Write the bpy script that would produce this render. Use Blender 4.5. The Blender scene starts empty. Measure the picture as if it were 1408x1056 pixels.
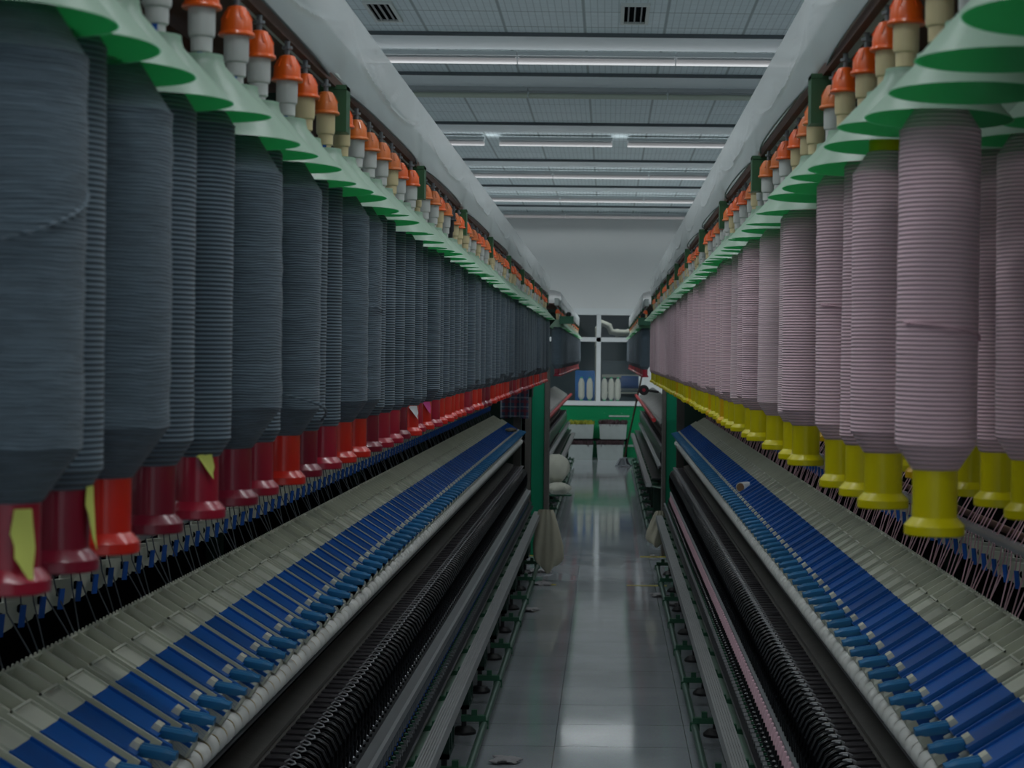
import bpy, math, random
from mathutils import Vector, Matrix
PI = math.pi
C = bpy.context.scene.collection
SC = bpy.context.scene

# ------------------------------------------------------------------ materials
def nodes(m):
    m.use_nodes = True
    nt = m.node_tree
    return nt, nt.nodes['Principled BSDF']

def link(nt, a, b): nt.links.new(a, b)

def mat(name, col, rough=.5, metal=0., spec=.5, noise=0., nscale=8., bump=0., bscale=60., var=0., coat=0., stretch=None):
    m = bpy.data.materials.new(name)
    nt, b = nodes(m)
    b.inputs['Roughness'].default_value = rough
    b.inputs['Metallic'].default_value = metal
    b.inputs['Specular IOR Level'].default_value = spec
    b.inputs['Coat Weight'].default_value = coat
    tc = nt.nodes.new('ShaderNodeTexCoord')
    src = tc.outputs['Object']
    if stretch:
        mp = nt.nodes.new('ShaderNodeMapping'); mp.inputs['Scale'].default_value = stretch
        link(nt, src, mp.inputs['Vector']); src = mp.outputs['Vector']
    n = nt.nodes.new('ShaderNodeTexNoise'); n.inputs['Scale'].default_value = nscale; n.inputs['Detail'].default_value = 5
    link(nt, src, n.inputs['Vector'])
    mx = nt.nodes.new('ShaderNodeMix'); mx.data_type = 'RGBA'
    k = noise
    mx.inputs['A'].default_value = (col[0]*(1-k), col[1]*(1-k), col[2]*(1-k), 1)
    mx.inputs['B'].default_value = (min(1, col[0]*(1+k)), min(1, col[1]*(1+k)), min(1, col[2]*(1+k)), 1)
    link(nt, n.outputs['Fac'], mx.inputs['Factor'])
    out = mx.outputs['Result']
    if var:
        oi = nt.nodes.new('ShaderNodeObjectInfo')
        hs = nt.nodes.new('ShaderNodeHueSaturation')
        mr = nt.nodes.new('ShaderNodeMapRange')
        mr.inputs['To Min'].default_value = 1-var; mr.inputs['To Max'].default_value = 1+var
        link(nt, oi.outputs['Random'], mr.inputs['Value']); link(nt, mr.outputs['Result'], hs.inputs['Value'])
        link(nt, out, hs.inputs['Color']); out = hs.outputs['Color']
    link(nt, out, b.inputs['Base Color'])
    if bump:
        n2 = nt.nodes.new('ShaderNodeTexNoise'); n2.inputs['Scale'].default_value = bscale; n2.inputs['Detail'].default_value = 4
        link(nt, src, n2.inputs['Vector'])
        bp = nt.nodes.new('ShaderNodeBump'); bp.inputs['Strength'].default_value = bump; bp.inputs['Distance'].default_value = .004
        link(nt, n2.outputs['Fac'], bp.inputs['Height']); link(nt, bp.outputs['Normal'], b.inputs['Normal'])
    return m

def yarn(name, col, pitch, depth, fuzz, dark=.55):
    """wound roving: coils are a wave along the spool's own axis"""
    m = bpy.data.materials.new(name)
    nt, b = nodes(m)
    b.inputs['Roughness'].default_value = .85
    b.inputs['Specular IOR Level'].default_value = .15
    b.inputs['Sheen Weight'].default_value = .25
    b.inputs['Sheen Roughness'].default_value = .5
    tc = nt.nodes.new('ShaderNodeTexCoord')
    sep = nt.nodes.new('ShaderNodeSeparateXYZ'); link(nt, tc.outputs['Object'], sep.inputs[0])
    nz = nt.nodes.new('ShaderNodeTexNoise'); nz.inputs['Scale'].default_value = 9; nz.inputs['Detail'].default_value = 3
    oi = nt.nodes.new('ShaderNodeObjectInfo')
    ad = nt.nodes.new('ShaderNodeVectorMath'); ad.operation = 'ADD'
    cx = nt.nodes.new('ShaderNodeCombineXYZ')
    mu = nt.nodes.new('ShaderNodeMath'); mu.operation = 'MULTIPLY'; mu.inputs[1].default_value = 37
    link(nt, oi.outputs['Random'], mu.inputs[0]); link(nt, mu.outputs[0], cx.inputs[0])
    link(nt, tc.outputs['Object'], ad.inputs[0]); link(nt, cx.outputs[0], ad.inputs[1])
    link(nt, ad.outputs[0], nz.inputs['Vector'])
    m1 = nt.nodes.new('ShaderNodeMath'); m1.operation = 'MULTIPLY_ADD'
    m1.inputs[1].default_value = 1.0
    sc_ = nt.nodes.new('ShaderNodeMath'); sc_.operation = 'MULTIPLY'; sc_.inputs[1].default_value = fuzz*pitch*3
    link(nt, nz.outputs['Fac'], sc_.inputs[0]); link(nt, sep.outputs['Z'], m1.inputs[0]); link(nt, sc_.outputs[0], m1.inputs[2])
    m2 = nt.nodes.new('ShaderNodeMath'); m2.operation = 'MULTIPLY'; m2.inputs[1].default_value = 2*PI/pitch
    link(nt, m1.outputs[0], m2.inputs[0])
    sn = nt.nodes.new('ShaderNodeMath'); sn.operation = 'SINE'; link(nt, m2.outputs[0], sn.inputs[0])
    # fibre noise stretched around the spool
    mp = nt.nodes.new('ShaderNodeMapping'); mp.inputs['Scale'].default_value = (26, 26, 300)
    link(nt, ad.outputs[0], mp.inputs['Vector'])
    n2 = nt.nodes.new('ShaderNodeTexNoise'); n2.inputs['Scale'].default_value = 1; n2.inputs['Detail'].default_value = 4
    link(nt, mp.outputs[0], n2.inputs['Vector'])
    hm = nt.nodes.new('ShaderNodeMath'); hm.operation = 'MULTIPLY_ADD'; hm.inputs[1].default_value = 1.6*fuzz
    half = nt.nodes.new('ShaderNodeMath'); half.operation = 'MULTIPLY_ADD'; half.inputs[1].default_value = .5; half.inputs[2].default_value = .5
    link(nt, sn.outputs[0], half.inputs[0])
    link(nt, n2.outputs['Fac'], hm.inputs[0]); link(nt, half.outputs[0], hm.inputs[2])
    bp = nt.nodes.new('ShaderNodeBump'); bp.inputs['Strength'].default_value = .9; bp.inputs['Distance'].default_value = depth
    link(nt, hm.outputs[0], bp.inputs['Height']); link(nt, bp.outputs['Normal'], b.inputs['Normal'])
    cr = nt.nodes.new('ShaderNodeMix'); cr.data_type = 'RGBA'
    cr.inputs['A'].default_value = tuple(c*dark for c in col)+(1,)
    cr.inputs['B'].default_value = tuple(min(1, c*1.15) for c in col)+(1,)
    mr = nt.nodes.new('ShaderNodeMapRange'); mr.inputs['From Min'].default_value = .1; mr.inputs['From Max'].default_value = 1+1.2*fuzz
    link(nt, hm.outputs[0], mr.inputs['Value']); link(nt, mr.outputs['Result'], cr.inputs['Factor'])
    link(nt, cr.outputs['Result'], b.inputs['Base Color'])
    return m

def emis(name, col, s):
    m = bpy.data.materials.new(name); nt, b = nodes(m)
    b.inputs['Base Color'].default_value = (.25, .25, .25, 1); b.inputs['Specular IOR Level'].default_value = 0
    b.inputs['Emission Color'].default_value = (*col, 1); b.inputs['Emission Strength'].default_value = s
    return m

def sheer(name, diff, trans, tw, alpha, rough=.2, gloss=.12, bump=.3, bscale=12):
    """thin plastic: diffuse + translucent + clear, with a glossy skin"""
    m = bpy.data.materials.new(name); m.use_nodes = True; nt = m.node_tree; nt.nodes.clear()
    out = nt.nodes.new('ShaderNodeOutputMaterial')
    d = nt.nodes.new('ShaderNodeBsdfDiffuse'); d.inputs[0].default_value = (*diff, 1)
    t = nt.nodes.new('ShaderNodeBsdfTranslucent'); t.inputs[0].default_value = (*trans, 1)
    g = nt.nodes.new('ShaderNodeBsdfGlossy'); g.inputs['Roughness'].default_value = rough; g.inputs[0].default_value = (1, 1, 1, 1)
    cl = nt.nodes.new('ShaderNodeBsdfTransparent')
    tc = nt.nodes.new('ShaderNodeTexCoord'); n = nt.nodes.new('ShaderNodeTexNoise'); n.inputs['Scale'].default_value = bscale
    n.inputs['Detail'].default_value = 4
    link(nt, tc.outputs['Object'], n.inputs['Vector'])
    bp = nt.nodes.new('ShaderNodeBump'); bp.inputs['Strength'].default_value = bump; bp.inputs['Distance'].default_value = .02
    link(nt, n.outputs['Fac'], bp.inputs['Height'])
    for q in (d, t, g): link(nt, bp.outputs['Normal'], q.inputs['Normal'])
    a = nt.nodes.new('ShaderNodeMixShader'); a.inputs[0].default_value = tw; link(nt, d.outputs[0], a.inputs[1]); link(nt, t.outputs[0], a.inputs[2])
    bb = nt.nodes.new('ShaderNodeMixShader'); bb.inputs[0].default_value = gloss; link(nt, a.outputs[0], bb.inputs[1]); link(nt, g.outputs[0], bb.inputs[2])
    c = nt.nodes.new('ShaderNodeMixShader'); c.inputs[0].default_value = 1-alpha; link(nt, bb.outputs[0], c.inputs[1]); link(nt, cl.outputs[0], c.inputs[2])
    link(nt, c.outputs[0], out.inputs[0])
    return m

M = dict(
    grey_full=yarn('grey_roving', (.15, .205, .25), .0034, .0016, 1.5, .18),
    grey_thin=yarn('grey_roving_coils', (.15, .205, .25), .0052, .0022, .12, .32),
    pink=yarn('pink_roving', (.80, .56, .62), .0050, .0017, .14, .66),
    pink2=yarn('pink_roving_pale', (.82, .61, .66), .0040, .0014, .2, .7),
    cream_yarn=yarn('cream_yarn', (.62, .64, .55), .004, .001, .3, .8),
    crimson=mat('crimson_plastic', (.36, .012, .035), .28, noise=.08, var=.12, coat=.3),
    dkcrimson=mat('dark_crimson_plastic', (.20, .008, .025), .3, noise=.08, var=.12, coat=.3),
    red=mat('bright_red_plastic', (.62, .022, .012), .28, noise=.06, var=.08, coat=.3),
    yellow=mat('yellow_plastic', (.60, .52, .0), .36, spec=.35, noise=.05, var=.04, coat=.05),
    amber=mat('amber_plastic', (.68, .40, .0), .36, spec=.35, noise=.05, var=.05, coat=.05),
    orange=mat('orange_plastic', (.92, .13, .012), .3, noise=.05, var=.05, coat=.3),
    orange2=mat('dull_orange_plastic', (.72, .17, .03), .35, noise=.15, var=.06, coat=.2),
    ivory=mat('ivory_plastic', (.70, .58, .33), .4, noise=.05, var=.05),
    milk=mat('milk_white_plastic', (.60, .61, .58), .4, noise=.05, var=.05),
    black=mat('black_plastic', (.012, .013, .016), .35, noise=.1),
    stripe=mat('blue_stripe', (.01, .10, .45), .4),
    blue=mat('blue_cover', (.0, .095, .40), .33, noise=.1, nscale=20, var=.08, coat=.15),
    teal=mat('teal_blue_handle', (.02, .17, .38), .38, noise=.12, nscale=30, var=.08),
    cream=mat('cream_enamel', (.58, .60, .50), .42, noise=.05, nscale=30, var=.04),
    cream_d=mat('cream_clip', (.62, .62, .50), .4),
    roller=mat('white_roller_cot', (.74, .74, .70), .45, noise=.06, var=.05),
    tan=mat('tan_ring', (.50, .40, .22), .5, var=.15),
    dark=mat('dark_void', (.005, .006, .007), 1., spec=.02, noise=.2),  # near-black colour stands in for unlit depth inside the machines, holes and vents
    shade=mat('black_separator', (.008, .009, .011), .3, noise=.2, var=.3),
    slat=mat('dark_slat', (.05, .046, .05), .38, metal=.2, noise=.2, var=.3),
    beam=mat('brown_grey_beam', (.105, .10, .09), .6, metal=.1, noise=.25, nscale=14, bump=.2),
    alu=mat('aluminium', (.27, .28, .29), .34, metal=.6, noise=.12, nscale=10, bump=.05),
    rail=mat('grooved_aluminium', (.33, .34, .34), .45, metal=.3, noise=.15, nscale=6),
    ringalu=mat('dark_ring_rail', (.10, .105, .11), .35, metal=.5, noise=.15),
    chrome=mat('chrome', (.42, .42, .43), .25, metal=.35, noise=.05),
    rust=mat('rusty_rail', (.10, .045, .028), .6, metal=.3, noise=.3, nscale=30),
    green=mat('machine_green', (.028, .12, .065), .42, noise=.15, nscale=9),
    dgreen=mat('dark_machine_green', (.010, .045, .030), .45, noise=.2, nscale=6),
    boxgreen=mat('box_green', (.035, .115, .045), .45, noise=.08, bump=.05),
    post=mat('bright_green_post', (.0, .23, .115), .45, noise=.08),
    pale_green=mat('pale_green_trough', (.16, .24, .19), .5, noise=.2, nscale=7),
    brown=mat('brown_tape', (.05, .03, .024), .6, noise=.3, nscale=40),
    wire=mat('polished_wire', (.62, .62, .64), .2, metal=.3),
    greythread=mat('grey_thread', (.09, .105, .12), .8),
    pinkthread=mat('pink_thread', (.66, .42, .48), .8),
    panelw=mat('white_panel', (.58, .63, .60), .5, noise=.05),
    cone_out=sheer('mint_cone_outer', (.43, .57, .46), (.20, .72, .38), .4, 1., .35, .05, .1, 30),
    cone_in=sheer('green_cone_inner', (.08, .38, .17), (.14, .66, .30), .6, 1., .35, .03, .1, 30),
    sheet=sheer('clear_plastic_sheet', (.70, .74, .74), (.76, .80, .80), .5, .70, .11, .28, .12, 9),
    cord=mat('hem_cord', (.10, .15, .15), .4),
    sack=mat('off_white_cotton', (.50, .50, .42), .9, noise=.1, bump=.5, bscale=30),
    rag=mat('beige_rag', (.60, .57, .44), .9, noise=.15, bump=.5, bscale=30),
    foam=mat('styrofoam', (.36, .41, .40), .8, noise=.12, nscale=12, bump=.3, bscale=120),
    soil=mat('dark_plants', (.02, .018, .016), .9, noise=.4, nscale=40),
    leaf=mat('green_yellow_leaf', (.24, .26, .02), .7, noise=.4, nscale=20),
    purple=mat('dark_purple_leaf', (.055, .03, .035), .7, noise=.4, nscale=20),
    ply=mat('dark_wood_pole', (.06, .035, .02), .5),
    mop=mat('grey_mop', (.30, .33, .36), .95, noise=.2),
    core=mat('brown_paper_core', (.30, .17, .08), .7),
    tag=mat('yellow_green_paper', (.62, .66, .14), .7, noise=.06),
    tagw=mat('white_paper', (.7, .7, .7), .7), tagp=mat('pink_paper', (.75, .1, .35), .7),
    redroll=mat('red_clearer_roller', (.55, .03, .035), .5, noise=.1),
    greyarm=mat('grey_arm', (.26, .28, .26), .45, noise=.1, var=.12),
    blackrub=mat('black_rubber', (.012, .012, .014), .5),
    fluff=mat('lint', (.36, .35, .36), .95, noise=.1, bump=.6, bscale=200),
    scrap=mat('brown_scrap', (.17, .15, .10), .9, noise=.3, bump=.5),
    capw=mat('green_cap', (.02, .42, .18), .4), bluebag=mat('blue_wrap', (.03, .12, .36), .35, noise=.3, nscale=5, bump=.4, bscale=10),
    bluepanel=mat('blue_panel', (.015, .13, .38), .5), pipe=mat('cream_pipe', (.62, .66, .56), .45),
    bench=mat('white_bench', (.62, .66, .66), .5),
    cab=mat('grey_machinery', (.10, .15, .17), .5, noise=.4, nscale=3),
)

# ------------------------------------------------------------------ mesh builder
class MB:
    def __init__(s): s.v = []; s.f = []; s.m = []; s.sm = []
    def add(s, vs, fs, mi=0, smooth=False):
        o = len(s.v); s.v += [tuple(p) for p in vs]
        for f in fs: s.f.append([o+i for i in f]); s.m.append(mi); s.sm.append(smooth)
    def box(s, a, b, mi=0, taper=0.):
        x0, y0, z0 = a; x1, y1, z1 = b; t = taper
        s.add([(x0+t, y0+t, z0), (x1-t, y0+t, z0), (x1-t, y1-t, z0), (x0+t, y1-t, z0), (x0, y0, z1), (x1, y0, z1), (x1, y1, z1), (x0, y1, z1)],
              [(0, 3, 2, 1), (4, 5, 6, 7), (0, 1, 5, 4), (1, 2, 6, 5), (2, 3, 7, 6), (3, 0, 4, 7)], mi)
    def obox(s, c, ax, ay, az, mi=0, bev=0.):
        """box centred c with half-extent vectors; bev chamfers the top"""
        c = Vector(c); ax, ay, az = Vector(ax), Vector(ay), Vector(az)
        if bev:
            k = 1-bev
            vs = [c-ax-ay-az, c+ax-ay-az, c+ax+ay-az, c-ax+ay-az,
                  c-ax-ay+az*.4, c+ax-ay+az*.4, c+ax+ay+az*.4, c-ax+ay+az*.4,
                  c-ax*k-ay*k+az, c+ax*k-ay*k+az, c+ax*k+ay*k+az, c-ax*k+ay*k+az]
            fs = [(0, 3, 2, 1)]
            for b in (0, 4):
                for i in range(4): fs.append((b+i, b+(i+1) % 4, b+4+(i+1) % 4, b+4+i))
            fs.append((8, 9, 10, 11))
            s.add(vs, fs, mi)
        else:
            vs = [c+ax*i+ay*j+az*k for k in (-1, 1) for (i, j) in ((-1, -1), (1, -1), (1, 1), (-1, 1))]
            s.add(vs, [(0, 3, 2, 1), (4, 5, 6, 7), (0, 1, 5, 4), (1, 2, 6, 5), (2, 3, 7, 6), (3, 0, 4, 7)], mi)
    def lathe(s, prof, n=24, c=(0, 0, 0), mi=0, axis='z', smooth=True, caps=True):
        """prof: [(r, h)]"""
        vs = []; k = len(prof)
        for r, h in prof:
            for i in range(n):
                a = 2*PI*i/n; p = (r*math.cos(a), r*math.sin(a), h)
                if axis == 'y': p = (p[0], p[2], -p[1])
                if axis == 'x': p = (p[2], p[0], p[1])
                vs.append((p[0]+c[0], p[1]+c[1], p[2]+c[2]))
        fs = []
        for j in range(k-1):
            for i in range(n):
                a = j*n+i; b = j*n+(i+1) % n
                fs.append((a, b, b+n, a+n))
        s.add(vs, fs, mi, smooth)
        if caps:
            o = len(s.v)-k*n
            s.f.append([o+i for i in reversed(range(n))]); s.m.append(mi); s.sm.append(False)
            s.f.append([o+(k-1)*n+i for i in range(n)]); s.m.append(mi); s.sm.append(False)
    def tube(s, pts, r, n=6, mi=0):
        pts = [Vector(p) for p in pts]; vs = []; k = len(pts)
        for j, p in enumerate(pts):
            d = (pts[min(j+1, k-1)]-pts[max(j-1, 0)]).normalized()
            u = d.cross(Vector((0, 0, 1)));
            if u.length < 1e-3: u = d.cross(Vector((0, 1, 0)))
            u.normalize(); w = d.cross(u)
            rr = r[j] if isinstance(r, (list, tuple)) else r
            for i in range(n):
                a = 2*PI*i/n; vs.append(p+u*math.cos(a)*rr+w*math.sin(a)*rr)
        fs = [(j*n+i, j*n+(i+1) % n, (j+1)*n+(i+1) % n, (j+1)*n+i) for j in range(k-1) for i in range(n)]
        s.add(vs, fs, mi, True)
        s.add(vs[:n], [tuple(reversed(range(n)))], mi); s.add(vs[-n:], [tuple(range(n))], mi)
    def prism_y(s, poly, y0, y1, mi=0, smooth=False):
        """poly of (x, z) swept along y"""
        n = len(poly); vs = [(x, y0, z) for x, z in poly]+[(x, y1, z) for x, z in poly]
        s.add(vs, [(i, (i+1) % n, (i+1) % n+n, i+n) for i in range(n)], mi, smooth)
        s.add(vs, [tuple(reversed(range(n))), tuple(range(n, 2*n))], mi)
    def grid(s, P, mi=0, smooth=True):
        """P[i][j] points"""
        a = len(P); b = len(P[0]); vs = [p for r in P for p in r]
        s.add(vs, [(i*b+j, (i+1)*b+j, (i+1)*b+j+1, i*b+j+1) for i in range(a-1) for j in range(b-1)], mi, smooth)
    def mesh(s, name, mats):
        me = bpy.data.meshes.new(name); me.from_pydata(s.v, [], s.f)
        for m in (mats if isinstance(mats, (list, tuple)) else [mats]): me.materials.append(m)
        me.polygons.foreach_set('material_index', s.m); me.polygons.foreach_set('use_smooth', s.sm)
        try: me.set_sharp_from_angle(angle=math.radians(32))
        except Exception: pass
        me.update(); return me

def put(name, me, parent=None, loc=None, rot=None):
    if isinstance(me, tuple): me = me[0].mesh(name, me[1])
    o = bpy.data.objects.new(name, me); C.objects.link(o)
    if parent is not None: o.parent = parent
    if loc: o.location = loc
    if rot: o.rotation_euler = rot
    return o

def tag(o, label=None, cat=None, group=None, kind=None):
    if label: o['label'] = label
    if cat: o['category'] = cat
    if group: o['group'] = group
    if kind: o['kind'] = kind
    return o

def empty(name, loc=(0, 0, 0), rotz=0):
    o = bpy.data.objects.new(name, None); o.empty_display_size = .05; C.objects.link(o)
    o.location = loc; o.rotation_euler = (0, 0, rotz); return o

def struct(name, mb, mats, kind='structure'):
    o = put(name, mb.mesh(name, mats)); o['kind'] = kind; return o

ONES = 'first second third fourth fifth sixth seventh eighth ninth tenth eleventh twelfth thirteenth fourteenth fifteenth sixteenth seventeenth eighteenth nineteenth'.split()
CARD = 'x twenty thirty forty fifty sixty seventy eighty ninety'.split()
def ordinal(n):
    if n > 100: return 'hundred-and-' + ordinal(n-100)
    if n == 100: return 'hundredth'
    if n < 20: return ONES[n-1]
    t, u = divmod(n, 10); c = {2: 'twent', 3: 'thirt', 4: 'fort', 5: 'fift', 6: 'sixt', 7: 'sevent', 8: 'eight', 9: 'ninet'}[t]
    return c+'ieth' if u == 0 else c+'y-'+ONES[u-1]

# ------------------------------------------------------------------ camera
# x = 0 is the middle of the aisle; the camera stands a little right of it and looks straight down the aisle
CX, CZ, F = .065, 1.70, 2500.
cam = bpy.data.cameras.new('camera'); co = bpy.data.objects.new('camera', cam); C.objects.link(co)
cam.sensor_width = 36; cam.sensor_fit = 'HORIZONTAL'; cam.lens = F/1408*36
cam.shift_x = (704-836)/1408; cam.shift_y = -(528-490)/1408
cam.clip_start = .05; cam.clip_end = 200
co.location = (CX, 0, CZ)
ROLL = math.radians(.6)
co.rotation_euler = (Matrix.Rotation(PI/2, 4, 'X') @ Matrix.Rotation(ROLL, 4, 'Z')).to_euler()
cam.dof.use_dof = True; cam.dof.focus_distance = 5.5; cam.dof.aperture_fstop = 13
SC.camera = co

def P(px, py, Y):
    """pixel of the photograph at depth Y -> (x, z)"""
    dx, dy = px-836, py-490; c, s = math.cos(ROLL), math.sin(ROLL)
    return CX+(dx*c+dy*s)*Y/F, CZ-(-dx*s+dy*c)*Y/F

random.seed(7)
ENDY = 14.0
SIDE = {-1: 'left', 1: 'right'}

# ------------------------------------------------------------------ room shell
ZC = 4.11; WALLY = 30.6; XW = 7.5
def floor_mat():
    m = bpy.data.materials.new('polished_floor'); nt, b = nodes(m)
    tc = nt.nodes.new('ShaderNodeTexCoord')
    mp = nt.nodes.new('ShaderNodeMapping'); mp.inputs['Location'].default_value = (.15, .16, 0)
    link(nt, tc.outputs['Object'], mp.inputs['Vector'])
    br = nt.nodes.new('ShaderNodeTexBrick'); br.offset = 0; br.inputs['Scale'].default_value = 1
    br.inputs['Brick Width'].default_value = .58; br.inputs['Row Height'].default_value = .475
    br.inputs['Mortar Size'].default_value = .0022; br.inputs['Mortar Smooth'].default_value = .2; br.inputs['Bias'].default_value = 0
    br.inputs['Color1'].default_value = (.50, .54, .575, 1); br.inputs['Color2'].default_value = (.48, .52, .555, 1)
    br.inputs['Mortar'].default_value = (.17, .18, .19, 1)
    link(nt, mp.outputs[0], br.inputs['Vector'])
    n = nt.nodes.new('ShaderNodeTexNoise'); n.inputs['Scale'].default_value = 1.7; n.inputs['Detail'].default_value = 6
    link(nt, tc.outputs['Object'], n.inputs['Vector'])
    n2 = nt.nodes.new('ShaderNodeTexNoise'); n2.inputs['Scale'].default_value = 120; n2.inputs['Detail'].default_value = 2
    link(nt, tc.outputs['Object'], n2.inputs['Vector'])
    mx = nt.nodes.new('ShaderNodeMix'); mx.data_type = 'RGBA'; mx.blend_type = 'MULTIPLY'; mx.inputs['Factor'].default_value = .8
    r = nt.nodes.new('ShaderNodeMapRange'); r.inputs['From Min'].default_value = .3; r.inputs['From Max'].default_value = .7
    r.inputs['To Min'].default_value = .72; r.inputs['To Max'].default_value = 1.1
    link(nt, n.outputs['Fac'], r.inputs['Value'])
    cb = nt.nodes.new('ShaderNodeCombineColor')
    for i in range(3): link(nt, r.outputs['Result'], cb.inputs[i])
    link(nt, br.outputs['Color'], mx.inputs['A']); link(nt, cb.outputs[0], mx.inputs['B'])
    mx2 = nt.nodes.new('ShaderNodeMix'); mx2.data_type = 'RGBA'; mx2.blend_type = 'MULTIPLY'; mx2.inputs['Factor'].default_value = .35
    link(nt, mx.outputs['Result'], mx2.inputs['A']); link(nt, n2.outputs['Color'], mx2.inputs['B'])
    link(nt, mx2.outputs['Result'], b.inputs['Base Color'])
    rr = nt.nodes.new('ShaderNodeMapRange'); rr.inputs['To Min'].default_value = .03; rr.inputs['To Max'].default_value = .13
    link(nt, n.outputs['Fac'], rr.inputs['Value']); link(nt, rr.outputs['Result'], b.inputs['Roughness'])
    b.inputs['Specular IOR Level'].default_value = .85
    bp = nt.nodes.new('ShaderNodeBump'); bp.inputs['Strength'].default_value = .05; bp.inputs['Distance'].default_value = .002
    mpp = nt.nodes.new('ShaderNodeMapping'); mpp.inputs['Scale'].default_value = (3, 16, 1); link(nt, tc.outputs['Object'], mpp.inputs['Vector'])
    n3 = nt.nodes.new('ShaderNodeTexNoise'); n3.inputs['Scale'].default_value = 1.2; link(nt, mpp.outputs[0], n3.inputs['Vector'])
    link(nt, n3.outputs['Fac'], bp.inputs['Height']); link(nt, bp.outputs['Normal'], b.inputs['Normal'])
    return m
def ceil_mat():
    m = bpy.data.materials.new('ceiling_panels'); nt, b = nodes(m)
    tc = nt.nodes.new('ShaderNodeTexCoord'); mp = nt.nodes.new('ShaderNodeMapping'); mp.inputs['Location'].default_value = (.13, .2, 0)
    link(nt, tc.outputs['Object'], mp.inputs['Vector'])
    br = nt.nodes.new('ShaderNodeTexBrick'); br.offset = 0; br.inputs['Scale'].default_value = 1
    br.inputs['Brick Width'].default_value = .588; br.inputs['Row Height'].default_value = .588
    br.inputs['Mortar Size'].default_value = .012; br.inputs['Mortar Smooth'].default_value = .1
    br.inputs['Color1'].default_value = (.70, .80, .82, 1); br.inputs['Color2'].default_value = (.64, .75, .77, 1)
    br.inputs['Mortar'].default_value = (.38, .46, .47, 1)
    link(nt, mp.outputs[0], br.inputs['Vector'])
    b2 = nt.nodes.new('ShaderNodeTexBrick'); b2.offset = 0; b2.inputs['Scale'].default_value = 1
    b2.inputs['Brick Width'].default_value = .049; b2.inputs['Row Height'].default_value = .049*3
    b2.inputs['Mortar Size'].default_value = .004
    b2.inputs['Color1'].default_value = (1, 1, 1, 1); b2.inputs['Color2'].default_value = (.95, .95, .95, 1); b2.inputs['Mortar'].default_value = (.74, .76, .76, 1)
    link(nt, mp.outputs[0], b2.inputs['Vector'])
    mx = nt.nodes.new('ShaderNodeMix'); mx.data_type = 'RGBA'; mx.blend_type = 'MULTIPLY'; mx.inputs['Factor'].default_value = 1
    link(nt, br.outputs['Color'], mx.inputs['A']); link(nt, b2.outputs['Color'], mx.inputs['B']); link(nt, mx.outputs['Result'], b.inputs['Base Color'])
    b.inputs['Roughness'].default_value = .6
    return m
f = MB(); f.box((-XW, -4, -.1), (XW, WALLY, 0)); struct('floor', f, floor_mat())
f = MB(); f.box((-XW, -4, ZC), (XW, WALLY, ZC+.1)); struct('ceiling', f, ceil_mat())
wallw = mat('white_wall', (.60, .62, .61), .6, noise=.03, nscale=2)
for s, n in ((-1, 'wall_left'), (1, 'wall_right')):
    f = MB(); f.box((min(s*XW, s*(XW+.1)), -4, 0), (max(s*XW, s*(XW+.1)), WALLY, ZC)); struct(n, f, wallw)
# far wall with a window opening
def fx(px): return P(px, 490, WALLY)[0]
def fz(py): return CZ-(py-490)*WALLY/F
wx0, wx1, wz0, wz1 = fx(700), fx(881), fz(556), fz(430)
greenw = bpy.data.materials.new('green_wainscot'); nt, b = nodes(greenw)
tc = nt.nodes.new('ShaderNodeTexCoord'); n = nt.nodes.new('ShaderNodeTexNoise'); n.inputs['Scale'].default_value = 14; n.inputs['Detail'].default_value = 6
mpp = nt.nodes.new('ShaderNodeMapping'); mpp.inputs['Scale'].default_value = (1, 1, 2.5)
link(nt, tc.outputs['Object'], mpp.inputs['Vector']); link(nt, mpp.outputs[0], n.inputs['Vector'])
cr = nt.nodes.new('ShaderNodeValToRGB'); cr.color_ramp.elements[0].position = .66; cr.color_ramp.elements[0].color = (.0, .20, .07, 1)
cr.color_ramp.elements[1].position = .72; cr.color_ramp.elements[1].color = (.22, .36, .27, 1)
link(nt, n.outputs['Fac'], cr.inputs[0]); link(nt, cr.outputs[0], b.inputs['Base Color']); b.inputs['Roughness'].default_value = .35
f = MB()
f.box((-XW, WALLY, wz1), (XW, WALLY+.15, ZC)); f.box((-XW, WALLY, wz0), (wx0, WALLY+.15, wz1)); f.box((wx1, WALLY, wz0), (XW, WALLY+.15, wz1))
struct('wall_far', f, wallw)
f = MB(); f.box((-XW, WALLY-.005, 0), (XW, WALLY+.15, wz0)); struct('wall_far_lower', f, greenw)
f = MB(); f.box((fx(836), WALLY-.012, fz(614)), (fx(905), WALLY-.004, fz(611))); f.box((fx(838), WALLY-.012, fz(573)), (fx(866), WALLY-.004, fz(571)))
struct('trim_1', f, mat('scuffed_white_line', (.35, .42, .38), .6, noise=.4, nscale=30))
win = empty('window_1', (0, WALLY, 0)); win['kind'] = 'structure'
f = MB()
def rel(o): return o
f.box((wx0-.05, -.03, wz0-.02), (wx1+.06, .12, wz0+.05)); f.box((wx0-.05, -.03, wz1-.04), (wx1+.06, .12, wz1+.07))
f.box((fx(820), -.02, wz0), (fx(826), .1, wz1)); f.box((wx1-.03, -.02, wz0), (wx1+.06, .1, wz1)); f.box((fx(790), -.02, fz(467)), (fx(794), .1, wz1))
f.box((wx0, -.02, fz(470)), (wx1, .1, fz(464)))
put('window_frame', (f, M['bench']), win)
glass = sheer('window_glass', (.5, .6, .62), (.5, .6, .62), .5, .04, .05, .5, 0)
f = MB(); f.box((wx0, .04, wz0), (wx1, .046, wz1)); put('pane', (f, glass), win)

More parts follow.
